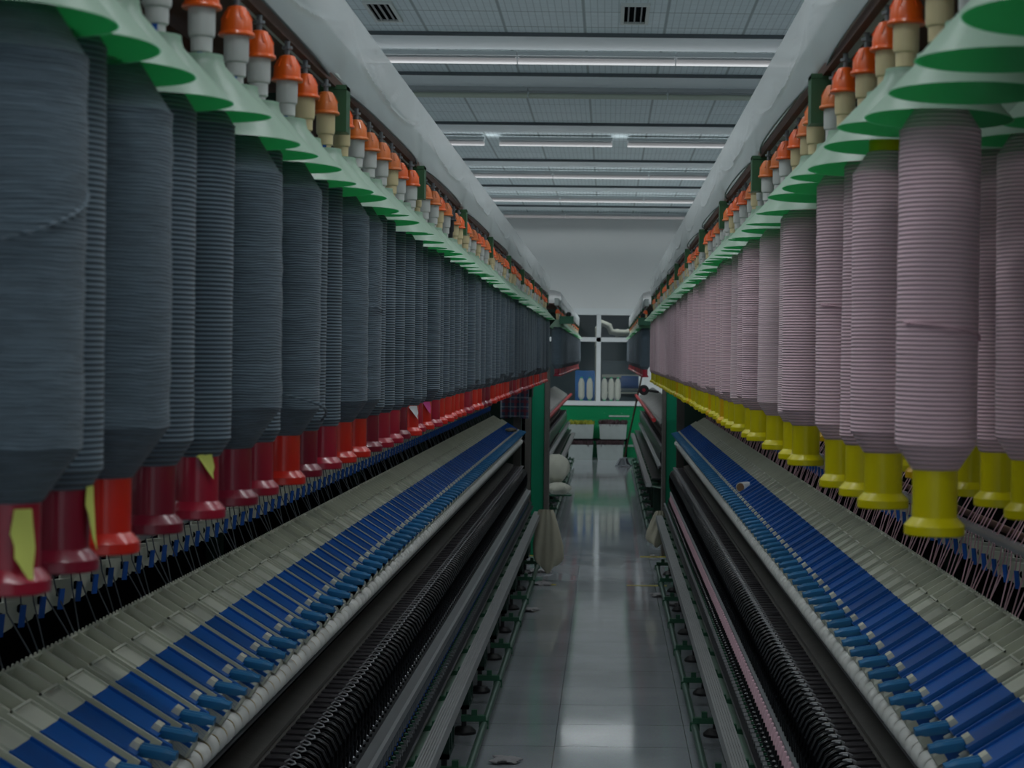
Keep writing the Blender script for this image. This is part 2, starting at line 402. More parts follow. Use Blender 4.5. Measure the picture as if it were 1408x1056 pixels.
# ceiling beams and trims
trim = mat('beam_paint', (.72, .79, .80), .5, noise=.05); dkt = mat('painted_shadow_gap', (.09, .11, .12), .5)  # dkt: dark colour standing in for the shadow line before each beam
beamY = [13.57, 15.5, 18.8, 22.3, 25.7, 29.1]
n = 1
for y in [2.5, 6.2, 9.9]+beamY:
    f = MB(); f.box((-XW, y, ZC-.025), (XW, y+.62, ZC)); f.box((-XW, y-.012, ZC-.03), (XW, y+.0, ZC), 1)
    struct('trim_%d' % (n+1), f, [trim, dkt]); n += 1

# ceiling lights -------------------------------------------------------
TUBE = emis('lit_tube', (1, .98, 1.0), .15)
lamp_y = [(14.3, 1), (16.2, 0), (19.9, 1), (23.5, 1), (27.1, 1), (30.35, 1)]
off = mat('unlit_tube', (.50, .56, .46), .5)
fixm = mat('fixture_body', (.42, .46, .47), .5)
def lit_mesh(gap):
    f = MB(); f.box((-.6, -.05, -.03), (.6, .05, 0), 0); return f
bm_ = MB(); bm_.box((-.62, -.06, -.035), (.62, .06, 0)); bm_.prism_y([(-.62, -.035), (.62, -.035), (.6, -.05), (-.6, -.05)], -.02, .02)
fix_me = bm_.mesh('fixture_body', fixm)
tm = MB(); tm.lathe([(.02, -.618), (.02, .618)], 10, (0, -.02, -.07), axis='x'); tm.lathe([(.02, -.618), (.02, .618)], 10, (0, .03, -.07), axis='x')
tube_on = tm.mesh('tube', TUBE); tube_off = tm.mesh('tube_off', off)
names = {14.3: 'nearest', 19.9: 'second nearest', 23.5: 'third nearest', 27.1: 'fourth nearest', 30.35: 'farthest, against the far wall'}
for ly, on in lamp_y:
    zc = ZC-.025 if ly < 30 else ZC-.02
    for k in range(-3, 4):
        cx_ = k*1.245-.05 if ly != 19.9 else k*1.40-.53
        if not (-.75*ly/10-1 < cx_ < .5*ly/10+1): continue
        r = empty('ceiling_light', (cx_, ly, zc))
        put('fixture', fix_me, r); put('lamp_tube', tube_on if on else tube_off, r)
        pos = ordinal(k+4)
        if on: tag(r, 'lit fluorescent ceiling light in the %s lit row, %s from the left' % (names[ly].split(',')[0], pos), 'ceiling light', 'lit ceiling lights in cross rows')
        else: tag(r, 'unlit pale yellow ceiling light strip behind the nearest lit row, %s from left' % pos, 'ceiling light', 'unlit ceiling lights')
    
def area(name, x, y, z, sx, sy, power, spread=140, rot=(0, 0, 0), col=(.93, .97, 1)):
    l = bpy.data.lights.new(name, 'AREA'); l.shape = 'RECTANGLE'; l.size = sx; l.size_y = sy; l.energy = power
    l.spread = math.radians(spread); l.color = col
    o = bpy.data.objects.new(name, l); C.objects.link(o); o.location = (x, y, z); o.rotation_euler = rot; return o
PW = 78
for y in (-2.0, .6, 2.9, 5.0, 7.0, 10.6, 14.3, 19.9, 23.5, 27.1): area('fluorescent_light', 0, y, ZC-.14, 12, .12, PW*(3.2 if y > 27 else 1), 160 if y > 27 else 140)
area('fluorescent_light', 0, 30.3, ZC-.14, 12, .12, PW*.12)
for y in (2.9, 7.0, 10.6, 14.3, 19.9, 23.5, 27.1): area('added_ceiling_uplight', 0, y, ZC-.14, 12, .12, PW*.16, 175, (PI, 0, 0))  # added unseen lamps facing up, brightening the ceiling around the tube rows

# ceiling vents
for px, k in ((528, 'left'), (873, 'right')):
    X = P(px, 16, 12.8)[0]
    r = empty('ceiling_vent', (X, 12.75, ZC)); tag(r, 'louvred air vent in the ceiling near the top edge, %s of the two' % k, 'vent', 'ceiling vents')
    f = MB()
    for a in ((-.1, -.36, .1, -.32), (-.1, .32, .1, .36), (-.1, -.32, -.075, .32), (.075, -.32, .1, .32)): f.box((a[0], a[1], -.02), (a[2], a[3], 0))
    put('vent_frame', (f, M['panelw']), r)
    f = MB(); f.box((-.075, -.32, -.004), (.075, .32, 0)); put('vent_shaft', (f, M['dark']), r)
    for i in (-1, 0, 1):
        f = MB(); f.obox((i*.045, 0, -.012), (.004, 0, .006), (0, .32, 0), (-.002, 0, .002)); put('louvre', (f, M['alu']), r)

# yellow floor lines (worn)
yl = bpy.data.materials.new('worn_yellow_paint'); nt, b = nodes(yl); b.inputs['Base Color'].default_value = (.48, .40, .02, 1); b.inputs['Roughness'].default_value = .4
for (Y, spans, wd) in ((15.45, ((728, 748), (880, 960)), 'far'), (13.5, ((733, 765), (862, 917)), 'near')):
    for a, b2 in spans:
        x0 = P(a, 780, Y)[0]; x1 = P(b2, 780, Y)[0]
        f = MB(); f.box((x0, Y-.03, 0), (x1, Y+.03, .002))
        o = put('floor_line', (f, yl)); tag(o, 'yellow painted line across the floor, %s line, %s piece' % (wd, 'left' if a < 800 else 'right'), 'floor marking', 'yellow floor lines')

# ------------------------------------------------------------------ spools, hangers, cone covers
def tube_mesh(m):
    f = MB()
    f.lathe([(.0322, 0), (.0332, .0015), (.0332, .0105), (.0322, .012), (.0262, .0185), (.0247, .020), (.0247, .44), (.0225, .455), (.0225, .482), (.018, .484)], 32)
    return f.mesh('spool_tube', m)
TUBES = {k: tube_mesh(M[k]) for k in ('crimson', 'dkcrimson', 'red', 'yellow', 'amber')}
_y = {}
def yarn_mesh(kind, r, top=.478, base=.070):
    key = (kind, round(r, 3), round(top, 3))
    if key in _y: return _y[key]
    d = r-.0255; f = MB()
    z0 = base+.003; z1 = z0+d*1.3+.003; z3 = top; z2 = z3-d*1.62
    prof = [(.0235, z0-.002), (.0262, z0), (.0255+d*.5, (z0+z1)/2), (r-.0006, z1-.0008), (r, z1)]
    nz = 22
    rnd = random.Random(int(r*9973)+int(top*1000))
    for i in range(1, nz):
        prof.append((r+rnd.uniform(-.0006, .0006)*(1.5 if kind == 'grey_full' else .6), z1+(z2-z1)*i/nz))
    prof += [(r, z2), (r-d*.10, z2+(z3-z2)*.06), (r-d*.48, z2+(z3-z2)*.45), (.027, z3-.004), (.0235, z3)]
    f.lathe(prof, 40, caps=False)
    _y[key] = f.mesh('yarn_%s' % kind, M[kind]); return _y[key]

def hanger_meshes():
    H = {}
    for nm in ('orange', 'orange2', 'black'):
        f = MB(); f.lathe([(.0225, 0), (.0235, .002), (.0225, .005), (.0205, .006), (.0195, .020), (.0115, .037), (.0085, .0385)], 20)
        for i in range(6):
            a = i*PI/3; f.obox((.0165*math.cos(a), .0165*math.sin(a), .026), (.003*math.cos(a), .003*math.sin(a), -.006), (-.001*math.sin(a), .001*math.cos(a), 0), (.001*math.cos(a), .001*math.sin(a), .001))
        H['cap', nm] = f.mesh('cap', M[nm])
    for nm in ('milk', 'ivory', 'black'):
        f = MB(); f.lathe([(.0085, -.105), (.0095, -.10), (.0095, -.052), (.0125, -.050), (.0128, -.034), (.0150, -.032), (.0158, -.028), (.0160, 0)], 18)
        H['body', nm] = f.mesh('body', M[nm])
    f = MB(); f.obox((0, -.0092, -.066), (.003, 0, 0), (0, .0009, 0), (0, 0, .017)); H['stripe'] = f.mesh('stripe', M['stripe'])
    f = MB(); f.lathe([(.004, .037), (.004, .0475), (.008, .0478), (.008, .052), (.004, .0522), (.004, .06)], 10); H['bolt'] = f.mesh('bolt', M['alu'])
    return H
HM = hanger_meshes()
def cone_mesh():
    f = MB(); n = 48
    out = [(.0815, 0), (.080, .0015), (.029, .058), (.027, .066), (.0265, .071), (.0102, .0715)]
    inn = [(.0805, 0), (.079, .0005), (.028, .0565), (.026, .065), (.0255, .0695), (.0102, .070)]
    f.lathe(out, n, mi=0, caps=False); f.lathe(list(reversed(inn)), n, mi=1, caps=False)
    return f.mesh('cone', [M['cone_out'], M['cone_in']])
CONE = cone_mesh()

SPZ = 1.507      # foot of the spools
def spool(x, y, z, side, kind, tube, r, top=.478, label='', group='', parts=True, loose=None):
    t = random.uniform(-.006, .006)
    o = empty('roving_spool', (x, y, z), random.uniform(0, 6.28)); o.rotation_euler[1] = t; o.rotation_euler[0] = random.uniform(-.005, .005)
    tag(o, label, 'spool', group)
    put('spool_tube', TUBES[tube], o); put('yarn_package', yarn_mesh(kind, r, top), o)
    return o
def hanger(x, y, z, cap, body, label, group):
    o = empty('bobbin_hanger', (x, y, z)); tag(o, label, 'bobbin hanger', group)
    put('cap', HM['cap', cap], o); put('socket', HM['body', body], o); put('bolt', HM['bolt'], o)
    if y < 6 and body != 'black': put('blue_stripe', HM['stripe'], o)
    return o
def cone(x, y, z, label, group):
    o = put('cone_cover', CONE, None, (x, y, z), (random.uniform(-.035, .035), random.uniform(-.035, .035), random.uniform(0, 6)))
    tag(o, label, 'cone cover', group); return o

HZ = 2.10   # rim of the orange caps
def slots(side):
    L = []
    if side < 0: L = [1.46, 1.585]; y0 = 1.745-2*.184; k = 2
    else: y0 = 2.0-4*.185; k = 0
    while y0+k*.185 < ENDY-.05: L.append(y0+k*.185); k += 1
    return L
PAT_L_R = [.056, .036, .060, .043, .038, .062, .034, .053, .036, .030, .051, .050, .036, .034, .032, .040, .033, .034, .046, .032, .036]
PAT_L_T = ['crimson', 'dkcrimson', 'red', 'dkcrimson', 'crimson', 'dkcrimson', 'crimson', 'red', 'dkcrimson', 'crimson', 'red', 'red', 'dkcrimson', 'crimson', 'crimson', 'dkcrimson', 'red', 'crimson', 'red', 'crimson', 'red']
left_idx = {}
for side in (-1, 1):
    sd = SIDE[side]; rnd = random.Random(5+side)
    W0 = .415 if side < 0 else .423
    nsp = nh = 0
    for k, y in enumerate(slots(side)):
        x = side*(W0+rnd.uniform(-.006, .006))
        bp_, b0_ = (1.33, 3.16) if side < 0 else (1.21, 2.98)
        dbox = ((y-b0_+bp_/2) % bp_)-bp_/2; boxslot = abs(dbox) < .0925
        x_h = x
        if side > 0:
            kk = k-4
            missing = kk in (-3, -4, 1, 5, 6, 9, 11, 14) ; nospool = kk < 0 or missing
        else: missing = nospool = False
        yj = y+rnd.uniform(-.012, .012)
        if abs(yj-y+dbox) < .05: yj = y-dbox+(.052 if dbox >= 0 else -.052)
        rc = rnd.random()
        cap = 'black' if (rc < .05 and y > 3.3) else ('orange2' if rc < .42 else 'orange'); body = 'black' if cap == 'black' else ('ivory' if rnd.random() < .5 else 'milk')
        nh += 1
        desc = {'orange': 'bright orange capped', 'orange2': 'dull orange capped', 'black': 'all black'}[cap]
        if not boxslot: hanger(x_h, yj, HZ, cap, body, '%s bobbin hanger, %s from camera on the %s creel' % (desc, ordinal(nh), sd), 'bobbin hangers of the near %s creel' % sd)
        else: hanger(x_h, yj, HZ, cap, body, '%s hanger behind a green box, %s from camera on %s creel' % (desc, ordinal(nh), sd), 'bobbin hangers of the near %s creel' % sd)
        cone(x_h, yj, 1.970+rnd.uniform(-.006, .006), 'pale green cone cover, %s from the camera above the %s spools' % (ordinal(nh), 'grey' if side < 0 else 'pink'), 'cone covers of the near %s creel' % sd)
        if nospool: continue
        nsp += 1
        if side < 0:
            if k < len(PAT_L_R): r = PAT_L_R[k]; t = PAT_L_T[k]
            else: r = rnd.choice([.033, .036, .04, .034, .055, .05, .045]); t = rnd.choice(['crimson', 'dkcrimson', 'red', 'red'])
            kind = 'grey_full' if r > .048 else 'grey_thin'
            top = .478
            lab = '%s grey spool on a %s tube, %s from camera on left creel' % ('full' if r > .048 else 'part-used', {'red': 'bright red', 'crimson': 'crimson', 'dkcrimson': 'dark crimson'}[t], ordinal(nsp))
        else:
            first = {4: .0445, 6: .043, 7: .033, 8: .040}
            r = first.get(k, rnd.choice([.035, .038, .041, .044, .036])); t = 'amber' if rnd.random() < .12 and k > 14 else 'yellow'; kind = 'pink' if rnd.random() < .8 else 'pink2'
            top = .462 if k == 6 else .476
            lab = 'pink roving spool on a %s tube, %s from the camera on the right creel' % (t, ordinal(nsp))
        o = spool(x, yj, SPZ, side, kind, t, r, top, lab, 'roving spools of the near %s creel' % sd)
        if side < 0: left_idx[k] = (o, x, yj, r)
        else: left_idx[100+k] = (o, x, yj, r)
    # inner rows, where the photo lets them be seen
    rows = ((.585, 1.3, 4.6, 'second'), (.755, 1.4, 4.0, 'third')) if side > 0 else ((.585, 1.25, 3.6, 'second'),)
    for w, ya, yb, rn in rows:
        y = ya; q = 0
        while y < yb:
            q += 1
            cap = rnd.choice(['orange', 'orange2']); body = rnd.choice(['ivory', 'milk'])
            x = side*w
            hanger(x, y, HZ, cap, body, 'orange bobbin hanger in %s row of %s creel, %s from camera' % (rn, sd, ordinal(q)), 'inner bobbin hangers of the %s creel' % sd)
            cone(x, y, 1.97, 'green cone cover in %s row of %s creel, %s from camera' % (rn, sd, ordinal(q)), 'inner cone covers of the %s creel' % sd)
            if side < 0: kind, t, r = 'grey_thin', 'dkcrimson', rnd.choice([.034, .04, .05])
            else: kind, t, r = 'pink', rnd.choice(['yellow', 'amber', 'yellow']), rnd.choice([.034, .04, .044])
            spool(x, y, SPZ, side, kind, t, r, .475, '%s spool in %s row of %s creel, %s from camera' % ('grey' if side < 0 else 'pink', rn, sd, ordinal(q)), 'inner roving spools of the %s creel' % sd)
            y += .185; 

# loose loops of roving, part of their spools
def loop(o, pts, r, m, nm='loose_end'):
    f = MB(); f.tube(pts, r, 6); l = put(nm, (f, m)); l.parent = o
    l.matrix_parent_inverse = Matrix.Identity(4)
    bpy.context.view_layer.update()
    l.matrix_world = Matrix.Identity(4)
    return l
def arc(x, y, r, a0, a1, z0, z1, bulge=.004, n=14):
    out = []
    for i in range(n+1):
        t = i/n; a = a0+(a1-a0)*t; rr = r+bulge*math.sin(PI*t)+.001
        out.append((x+rr*math.cos(a), y+rr*math.sin(a), z0+(z1-z0)*t**1.6))
    return out
bpy.context.view_layer.update()
o, x, y, r = left_idx[0]; loop(o, arc(x, y, r, -2.2, .3, 1.775, 1.83, .008), .0018, M['grey_full'])
o, x, y, r = left_idx[7]; loop(o, arc(x, y, r, -1.7, .2, 1.642, 1.60, .02), .002, M['grey_full'])
o, x, y, r = left_idx[11]; loop(o, arc(x, y, r, -1.7, .2, 1.79, 1.78, .006), .0015, M['grey_full'])
for k, zz in ((104, 1.74), (108, 1.78)):
    if k in left_idx:
        o, x, y, r = left_idx[k]; loop(o, arc(x, y, r, -2.6, 0.2, zz, zz-.02, .004), .0016, M['pinkthread'])

# paper tags tucked on tubes
def papertag(k, ang, z, w, h, m, label):
    o, x, y, r = left_idx[k]; f = MB()
    rows_ = []
    for i in range(5):
        t = i/4; z_ = z-h*t; ww = w*(.55+.45*t if t < .75 else .55)
        row = []
        for j in range(5):
            a = ang+(j-2)/4*ww/.0255; rr = .0262+.004*t*t+.002*abs(j-2)/2
            row.append((x+rr*math.cos(a), y+rr*math.sin(a), z_-.006*(j-2)*(t)))
        rows_.append(row)
    f.grid(rows_); f.grid([[(p[0]+.0004*math.cos(ang), p[1]+.0004*math.sin(ang), p[2]) for p in q_] for q_ in rows_])
    p = put('paper_tag', (f, m)); tag(p, label, 'paper tag', 'paper tags on the spool tubes')
papertag(0, -.85, 1.575, .024, .05, M['tag'], 'yellow-green paper tag on the crimson tube nearest the left edge')
papertag(1, -.2, 1.582, .02, .045, M['tag'], 'yellow-green paper tag between the second crimson tube and the bright red tube')
papertag(4, -1.0, 1.582, .026, .017, M['tag'], 'small yellow-green paper tag under the fifth grey spool of the left creel')
papertag(16, -1.0, 1.578, .03, .02, M['tagw'], 'white paper tag on a small red tube halfway down the left creel')
papertag(18, -1.0, 1.578, .028, .02, M['tagp'], 'pink paper tag on a small red tube halfway down the left creel')

# ------------------------------------------------------------------ the spinning machine
PITCH = .126; GAUGE = .063
def build_arm(near=True):
    """drafting arm, origin at machine z, local +x inward; returns dict of meshes"""
    D = Vector((.849, 0, .528)); N = Vector((-.528, 0, .849)); Yv = Vector((0, 1, 0)); O = Vector((.575, 0, 1.09))
    def at(s, y, n): return O+D*s+Yv*y+N*n
    def bx(f, s0, s1, y0, y1, n0, n1, mi=0, bev=0.):
        f.obox(at((s0+s1)/2, (y0+y1)/2, (n0+n1)/2), D*(s1-s0)/2, Yv*(y1-y0)/2, N*(n1-n0)/2, mi, bev)
    R = {}
    f = MB()
    bx(f, .03, .205, -.060, .060, -.034, -.004)              # body slab
    bx(f, .205, .272, -.062, .062, -.034, -.012)             # rear trough floor
    for yy in (-.062, .002, .0585):                          # trough sides
        bx(f, .203, .272, yy, yy+.0035, -.012, .006)
    bx(f, .268, .272, -.062, .062, -.034, .002)
    for i in range(6): f.lathe([(.004, -.0012), (.004, .0012)], 8, tuple(at(.272, -.052+i*.021, .002)), axis='x')
    bx(f, .155, .205, -.057, .035, -.004, .012)               # upper white step
    bx(f, .155, .205, -.057, -.053, .012, .016); bx(f, .155, .205, .022, .026, .012, .016); bx(f, .201, .205, -.057, .026, .012, .016)
    bx(f, .03, .200, .054, .060, -.004, .008)                # side ridge
    bx(f, .03, .155, .0345, .038, -.004, .014)
    bx(f, -.002, .035, -.022, .022, -.030, -.008, 0, .25)         # nose
    R['arm_body'] = (f, M['cream'])
    f = MB()
    bx(f, .042, .155, -.056, .034, -.004, .0125)
    bx(f, .042, .155, -.056, -.052, .0125, .0165); bx(f, .042, .155, .030, .034, .0125, .0165)
    R['blue_cover'] = (f, M['blue'])
    f = MB(); f.lathe([(.0045, .0), (.0045, .0015)], 12, tuple(at(.15, .042, -.0042))); R['hole'] = (f, M['dark'])
    f = MB(); bx(f, .046, .060, -.027, .001, -.004, .0215, 0, .15); R['clip'] = (f, M['cream_d'])
    f = MB()
    c0 = at(.050, -.013, .010); dv = Vector((-.985, 0, -.17)); nv = Vector((-.17, 0, .985))
    prof = []
    L = .060
    for i in range(9):
        t = i/8; s_ = L*t; hw = .0118*(1 if t < .85 else .8) ; hh = .0085*(1 if t < .85 else .7)
        if t == 0: hw *= .8; hh *= .8
        prof.append([c0+dv*s_+Yv*(hw*a)+nv*(hh*b_) for a, b_ in ((-1, -.5), (-.8, -1), (.8, -1), (1, -.5), (1, .5), (.75, 1), (.3, 1), (.2, .65), (-.2, .65), (-.3, 1), (-.75, 1), (-1, .5))])
    vs = [p for r_ in prof for p in r_]; nn = 12
    f.add(vs, [(j*nn+i, j*nn+(i+1) % nn, (j+1)*nn+(i+1) % nn, (j+1)*nn+i) for j in range(8) for i in range(nn)], 0, False)
    f.add(prof[0], [tuple(reversed(range(nn)))]); f.add(prof[-1], [tuple(range(nn))])
    R['handle'] = (f, M['teal'])
    f = MB(); bx(f, .012, .045, .012, .024, -.01, .012, 0, .3); bx(f, .002, .03, .014, .022, -.03, -.008); R['lever'] = (f, M['blue'])
    f = MB()
    for yy in (-.0575, .0055):
        f.lathe([(.008, yy-.005), (.008, yy+.001), (.0165, yy+.002), (.0198, yy+.006), (.0215, yy+.012), (.0215, yy+.040), (.0198, yy+.046), (.0165, yy+.050), (.008, yy+.051)], 22, (.600, 0, 1.040), axis='y')
        f.lathe([(.0170, yy+.0505), (.0170, yy+.0545)], 20, (.600, 0, 1.040), mi=1, axis='y')
    R['roller'] = (f, [M['roller'], M['tan']])
    return R
ARM = {k: v[0].mesh(k, v[1]) for k, v in build_arm().items()}
# joined version for far copies
fj = MB(); mats = []
for k, v in build_arm().items():
    ms = v[1] if isinstance(v[1], list) else [v[1]]; base = len(mats); mats += ms
    o_ = len(fj.v); fj.v += v[0].v; fj.f += [[i+o_ for i in q] for q in v[0].f]; fj.m += [base+i for i in v[0].m]; fj.sm += v[0].sm
ARM_FAR = fj.mesh('arm_far', mats)
def grey_arm_mesh():
    D = Vector((.849, 0, .528)); N = Vector((-.528, 0, .849)); Yv = Vector((0, 1, 0)); O = Vector((.545, 0, 1.06)); f = MB()
    f.obox(O+D*.15, D*.13, Yv*.058, N*.015); f.obox(O+D*.15+N*.018, D*.12, Yv*.035, N*.006, 0, .2); return f.mesh('grey_arm', M['greyarm'])
GREYARM = grey_arm_mesh()

def parts_and_rest(name, me, parent, ys, loc, rotz, cap=100, group_stuff=True):
    """up to `cap` copies as parts, the rest as one stuff part"""
    for y in ys[:cap]: put(name, me, parent, (loc[0], y, loc[2]), (0, 0, rotz))
    rest = ys[cap:]
    if rest:
        f = MB(); ca, sa = math.cos(rotz), math.sin(rotz)
        V = [tuple(v.co) for v in me.vertices]; Fc = [(list(p.vertices), p.material_index, p.use_smooth) for p in me.polygons]
        for y in rest:
            o_ = len(f.v); f.v += [(loc[0]+v[0]*ca-v[1]*sa, y+v[0]*sa+v[1]*ca, loc[2]+v[2]) for v in V]
            for q, mi, sm in Fc: f.f.append([i+o_ for i in q]); f.m.append(mi); f.sm.append(sm)
        o = put(name, (f, list(me.materials)), parent); o['kind'] = 'stuff'

# repeated small part meshes (local +x = inward)
f = MB()   # separator plate: black, rounded top toward the aisle
poly = [(.585, .70), (.580, .745), (.582, .785), (.592, .808), (.607, .820), (.625, .823), (.642, .815), (.65, .79), (.65, .70)]
f.prism_y(poly, -.0015, .0015)
f.tube([(.579, 0, .69), (.574, 0, .745), (.576, 0, .79), (.588, 0, .815), (.606, 0, .827), (.628, 0, .830), (.645, 0, .82)], .0045, 6)
f.v = [(a-.030, b_, c+.004) for a, b_, c in f.v]
SEP = f.mesh('separator', M['shade'])
f = MB(); f.obox((.685, 0, .842), (.040, 0, .001), (0, .016, 0), (0, 0, .0035), 0, .2)
f.tube([(.652, -.004, .846), (.638, -.006, .851), (.626, .004, .849), (.622, .012, .846), (.630, .014, .844), (.640, .006, .844)],   .0022, 5, 1)
f.v = [(.577+(a-.622)*.68 if a > .64 else a-.050, b_, c+.005) for a, b_, c in f.v]
LAP = f.mesh('yarn_guide', [M['slat'], M['wire']])
f = MB()   # spindle wharve group
f.lathe([(.014, 0), (.014, .014), (.009, .016), (.009, .026), (.012, .028), (.012, .040), (.005, .044), (.005, .07)], 12, (.575, 0, .545), 0)
f.obox((.555, .012, .556), (.010, 0, .002), (0, .005, 0), (0, 0, .005), 1); f.obox((.558, -.014, .566), (.006, 0, 0), (0, .004, 0), (0, 0, .003), 2)
f.obox((.545, .0, .575), (.006, 0, 0), (0, .010, .003), (0, 0, .003), 1)
f.v = [(a-.034, b_, c) for a, b_, c in f.v]
SPIN = f.mesh('spindle', [M['shade'], M['alu'], M['green']])
f = MB(); f.lathe([(.004, 0), (.0075, .003), (.0075, .010), (.004, .014)], 8, (.565, 0, .700), 0); STUD = f.mesh('ring', M['alu'])
f = MB()   # roving guide plate with hole
pl = [(-.030, 0), (.030, 0), (.030, -.024), (.022, -.040), (.006, -.047), (-.014, -.043), (-.030, -.028)]
f.add([(0, a, b_) for a, b_ in pl]+[(.006, a, b_) for a, b_ in pl], [tuple(range(7)), tuple(reversed(range(7, 14)))]+[(i, i+7, (i+1) % 7+7, (i+1) % 7) for i in range(7)], 0)
f.lathe([(.0075, -.001), (.0075, .001)], 12, (0, 0, -.022), 1, axis='x')
f.obox((-.012, .032, -.022), (.002, 0, 0), (0, .0045, .0), (0, .002, .017), 2)
PLATE = {1: f.mesh('guide_plate', [M['cream'], M['dark'], M['stripe']])}
f.v = [(a, -b_, c) for a, b_, c in f.v]; f.f = [q[::-1] for q in f.f]
PLATE[-1] = f.mesh('guide_plate', [M['cream'], M['dark'], M['stripe']])

# yarn cops on the spindles
def cop_mesh(m):
    f = MB(); f.lathe([(.012, 0), (.016, .004), (.0165, .045), (.011, .066), (.008, .068)], 12, mi=0); f.lathe([(.0135, -.008), (.0135, 0)], 12, mi=1); return f.mesh('cop', [m, M['stripe']])
COP = {-1: cop_mesh(M['greythread']), 1: cop_mesh(M['pinkthread'])}

def frame_length(f, a, b_, mi=0): pass

def machine(side, Y0, Y1, which, colour_word, full=True):
    sd = SIDE[side]; S = side
    rz = 0 if side > 0 else PI
    root = empty('spinning_machine', (side*1.0, Y0, 0))
    tag(root, 'long green %s spinning machine frame on the %s side of the aisle' % (which, sd), 'spinning machine')
    root.location = (0, 0, 0)
    def lin(name, poly, m, y0=Y0, y1=Y1, parent=root):
        f = MB(); f.prism_y([(S*a, b_) for a, b_ in poly], y0, y1); return put(name, (f, m), parent)
    def pipe(name, w, z, r, m, y0=Y0, y1=Y1, n=14):
        f = MB(); f.tube([(S*w, y0, z), (S*w, y1, z)], r, n); return put(name, (f, m), root)
    ys = Y0
    # kick rail, clamps, feet
    pipe('kick_rail', .460, .085, .016, M['green'] if False else mat('green_worn_pipe', (.12, .20, .16), .35, metal=.5, noise=.3, nscale=12))
    y = math.floor(Y0)+.95
    k = 0
    while y < Y1:
        if y > Y0+.1:
            f = MB(); f.box((min(S*.452, S*.56), y-.016, .10), (max(S*.452, S*.56), y+.016, .125)); f.box((min(S*.49, S*.515), y-.012, .125), (max(S*.49, S*.515), y+.012, .15)); f.box((min(S*.44, S*.482), y-.01, .066), (max(S*.44, S*.482), y+.01, .104))
            put('rail_clamp', (f, M['green']), root)
            f = MB(); x0, x1 = sorted((S*.535, S*.60))
            f.box((x0, y+.20, .13), (x1, y+.23, .50)); f.box((x0, y+.10, .13), (x1, y+.34, .15))
            f.box((x0, y+.10, .13), (x1, y+.12, .50)); f.box((x0, y+.32, .13), (x1, y+.34, .50))
            fr = put('floor_frame', (f, M['dgreen']), root)
            f = MB(); f.lathe([(.055, 0), (.055, .012), (.035, .03), (.012, .034), (.012, .13)], 20, (S*.565, y+.22, 0)); put('foot', (f, M['blackrub']), fr)
        y += 1.0; k += 1
    # lower body: pale trough, brown tapes, rails
    lin('lower_trough', [(.50, .46), (.60, .445), (.60, .455), (.50, .47)], M['pale_green'])
    lin('tape_guard', [(.600, .455), (.606, .455), (.606, .55), (.600, .55)], M['brown'])
    lin('spindle_rail', [(.498, .53), (.62, .53), (.62, .545), (.498, .545)], M['shade'])
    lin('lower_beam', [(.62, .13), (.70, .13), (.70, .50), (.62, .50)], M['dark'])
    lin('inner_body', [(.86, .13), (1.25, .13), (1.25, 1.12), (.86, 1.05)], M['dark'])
    # aluminium doffing rail with grooves
    g = []
    for i in range(6): g += [(.440+i*.0085, .497+.004), (.440+i*.0085+.006, .497+.004), (.440+i*.0085+.006, .497), (.440+i*.0085+.0085, .497)]
    lin('doffing_rail', [(.438, .462)]+g+[(.493, .462)], M['rail'])
    y = Y0+.2
    while y < Y1:
        f = MB(); f.prism_y([(S*a, b_) for a, b_ in ((.598, .555), (.588, .555), (.575, .505), (.55, .486), (.50, .484), (.498, .500), (.488, .500), (.486, .468), (.56, .464), (.590, .480), (.602, .51))], y-.011, y+.011)
        put('rail_hook', (f, M['green']), root)
        y += .52
    # ring rail
    q_ = .020 if side > 0 else -.014
    lin('ring_rail', [(a+q_, b_) for a, b_ in ((.536, .640), (.574, .660), (.574, .700), (.567, .700), (.565, .672), (.536, .655))], M['ringalu'])
    lin('ring_rail_edge', [(a+q_, b_) for a, b_ in ((.532, .636), (.540, .640), (.540, .664), (.532, .659))], M['alu'])
    lin('guide_hinge_beam', [(.648, .80), (.70, .81), (.70, .855), (.648, .84)], M['beam'])
    lin('guide_ledge', [(.655, .85), (.72, .868), (.72, .878), (.655, .86)], M['beam'])
    # front roller shaft under the cots
    pipe('fluted_roller', .606, 1.010, .012, M['shade'])
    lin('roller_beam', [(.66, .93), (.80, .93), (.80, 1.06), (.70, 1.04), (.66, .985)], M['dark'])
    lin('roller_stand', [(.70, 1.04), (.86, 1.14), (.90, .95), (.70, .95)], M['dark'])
    if full:
        L = []; y = 3.33
        while y < Y1-.05: L.append(y); y += GAUGE
        parts_and_rest('separator', SEP, root, L, (0, 0, 0), rz)
        parts_and_rest('yarn_guide', LAP, root, L, (0, 0, 0), rz)
        L2 = [q for q in L if q > 4.2]
        parts_and_rest('spindle', SPIN, root, L2, (0, 0, 0), rz)
        parts_and_rest('ring', STUD, root, L2, (S*q_, 0, 0), rz)
        # creel guide rods and plates
        pipe('guide_rod', .862, 1.336, .0135, M['chrome'], Y0, Y1)
        pipe('guide_rod', .874, 1.358, .008, M['rust'], Y0, Y1)
        L3 = []; y = 2.5
        while y < Y1: L3.append(y); y += .10
        parts_and_rest('guide_plate', PLATE[side], root, L3, (S*.868, 0, 1.31), rz+S*.7)
        for y in (3.05, 6.0, 9, 12):
            f = MB(); f.lathe([(.017, -.012), (.017, .012)], 14, (S*.865, y, 1.335), axis='y'); f.box((min(S*.86, S*1.15), y-.01, 1.325), (max(S*.86, S*1.15), y+.01, 1.345)); put('rod_clamp', (f, M['blackrub']), root)
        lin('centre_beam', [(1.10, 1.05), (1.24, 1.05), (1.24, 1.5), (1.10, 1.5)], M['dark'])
    else:
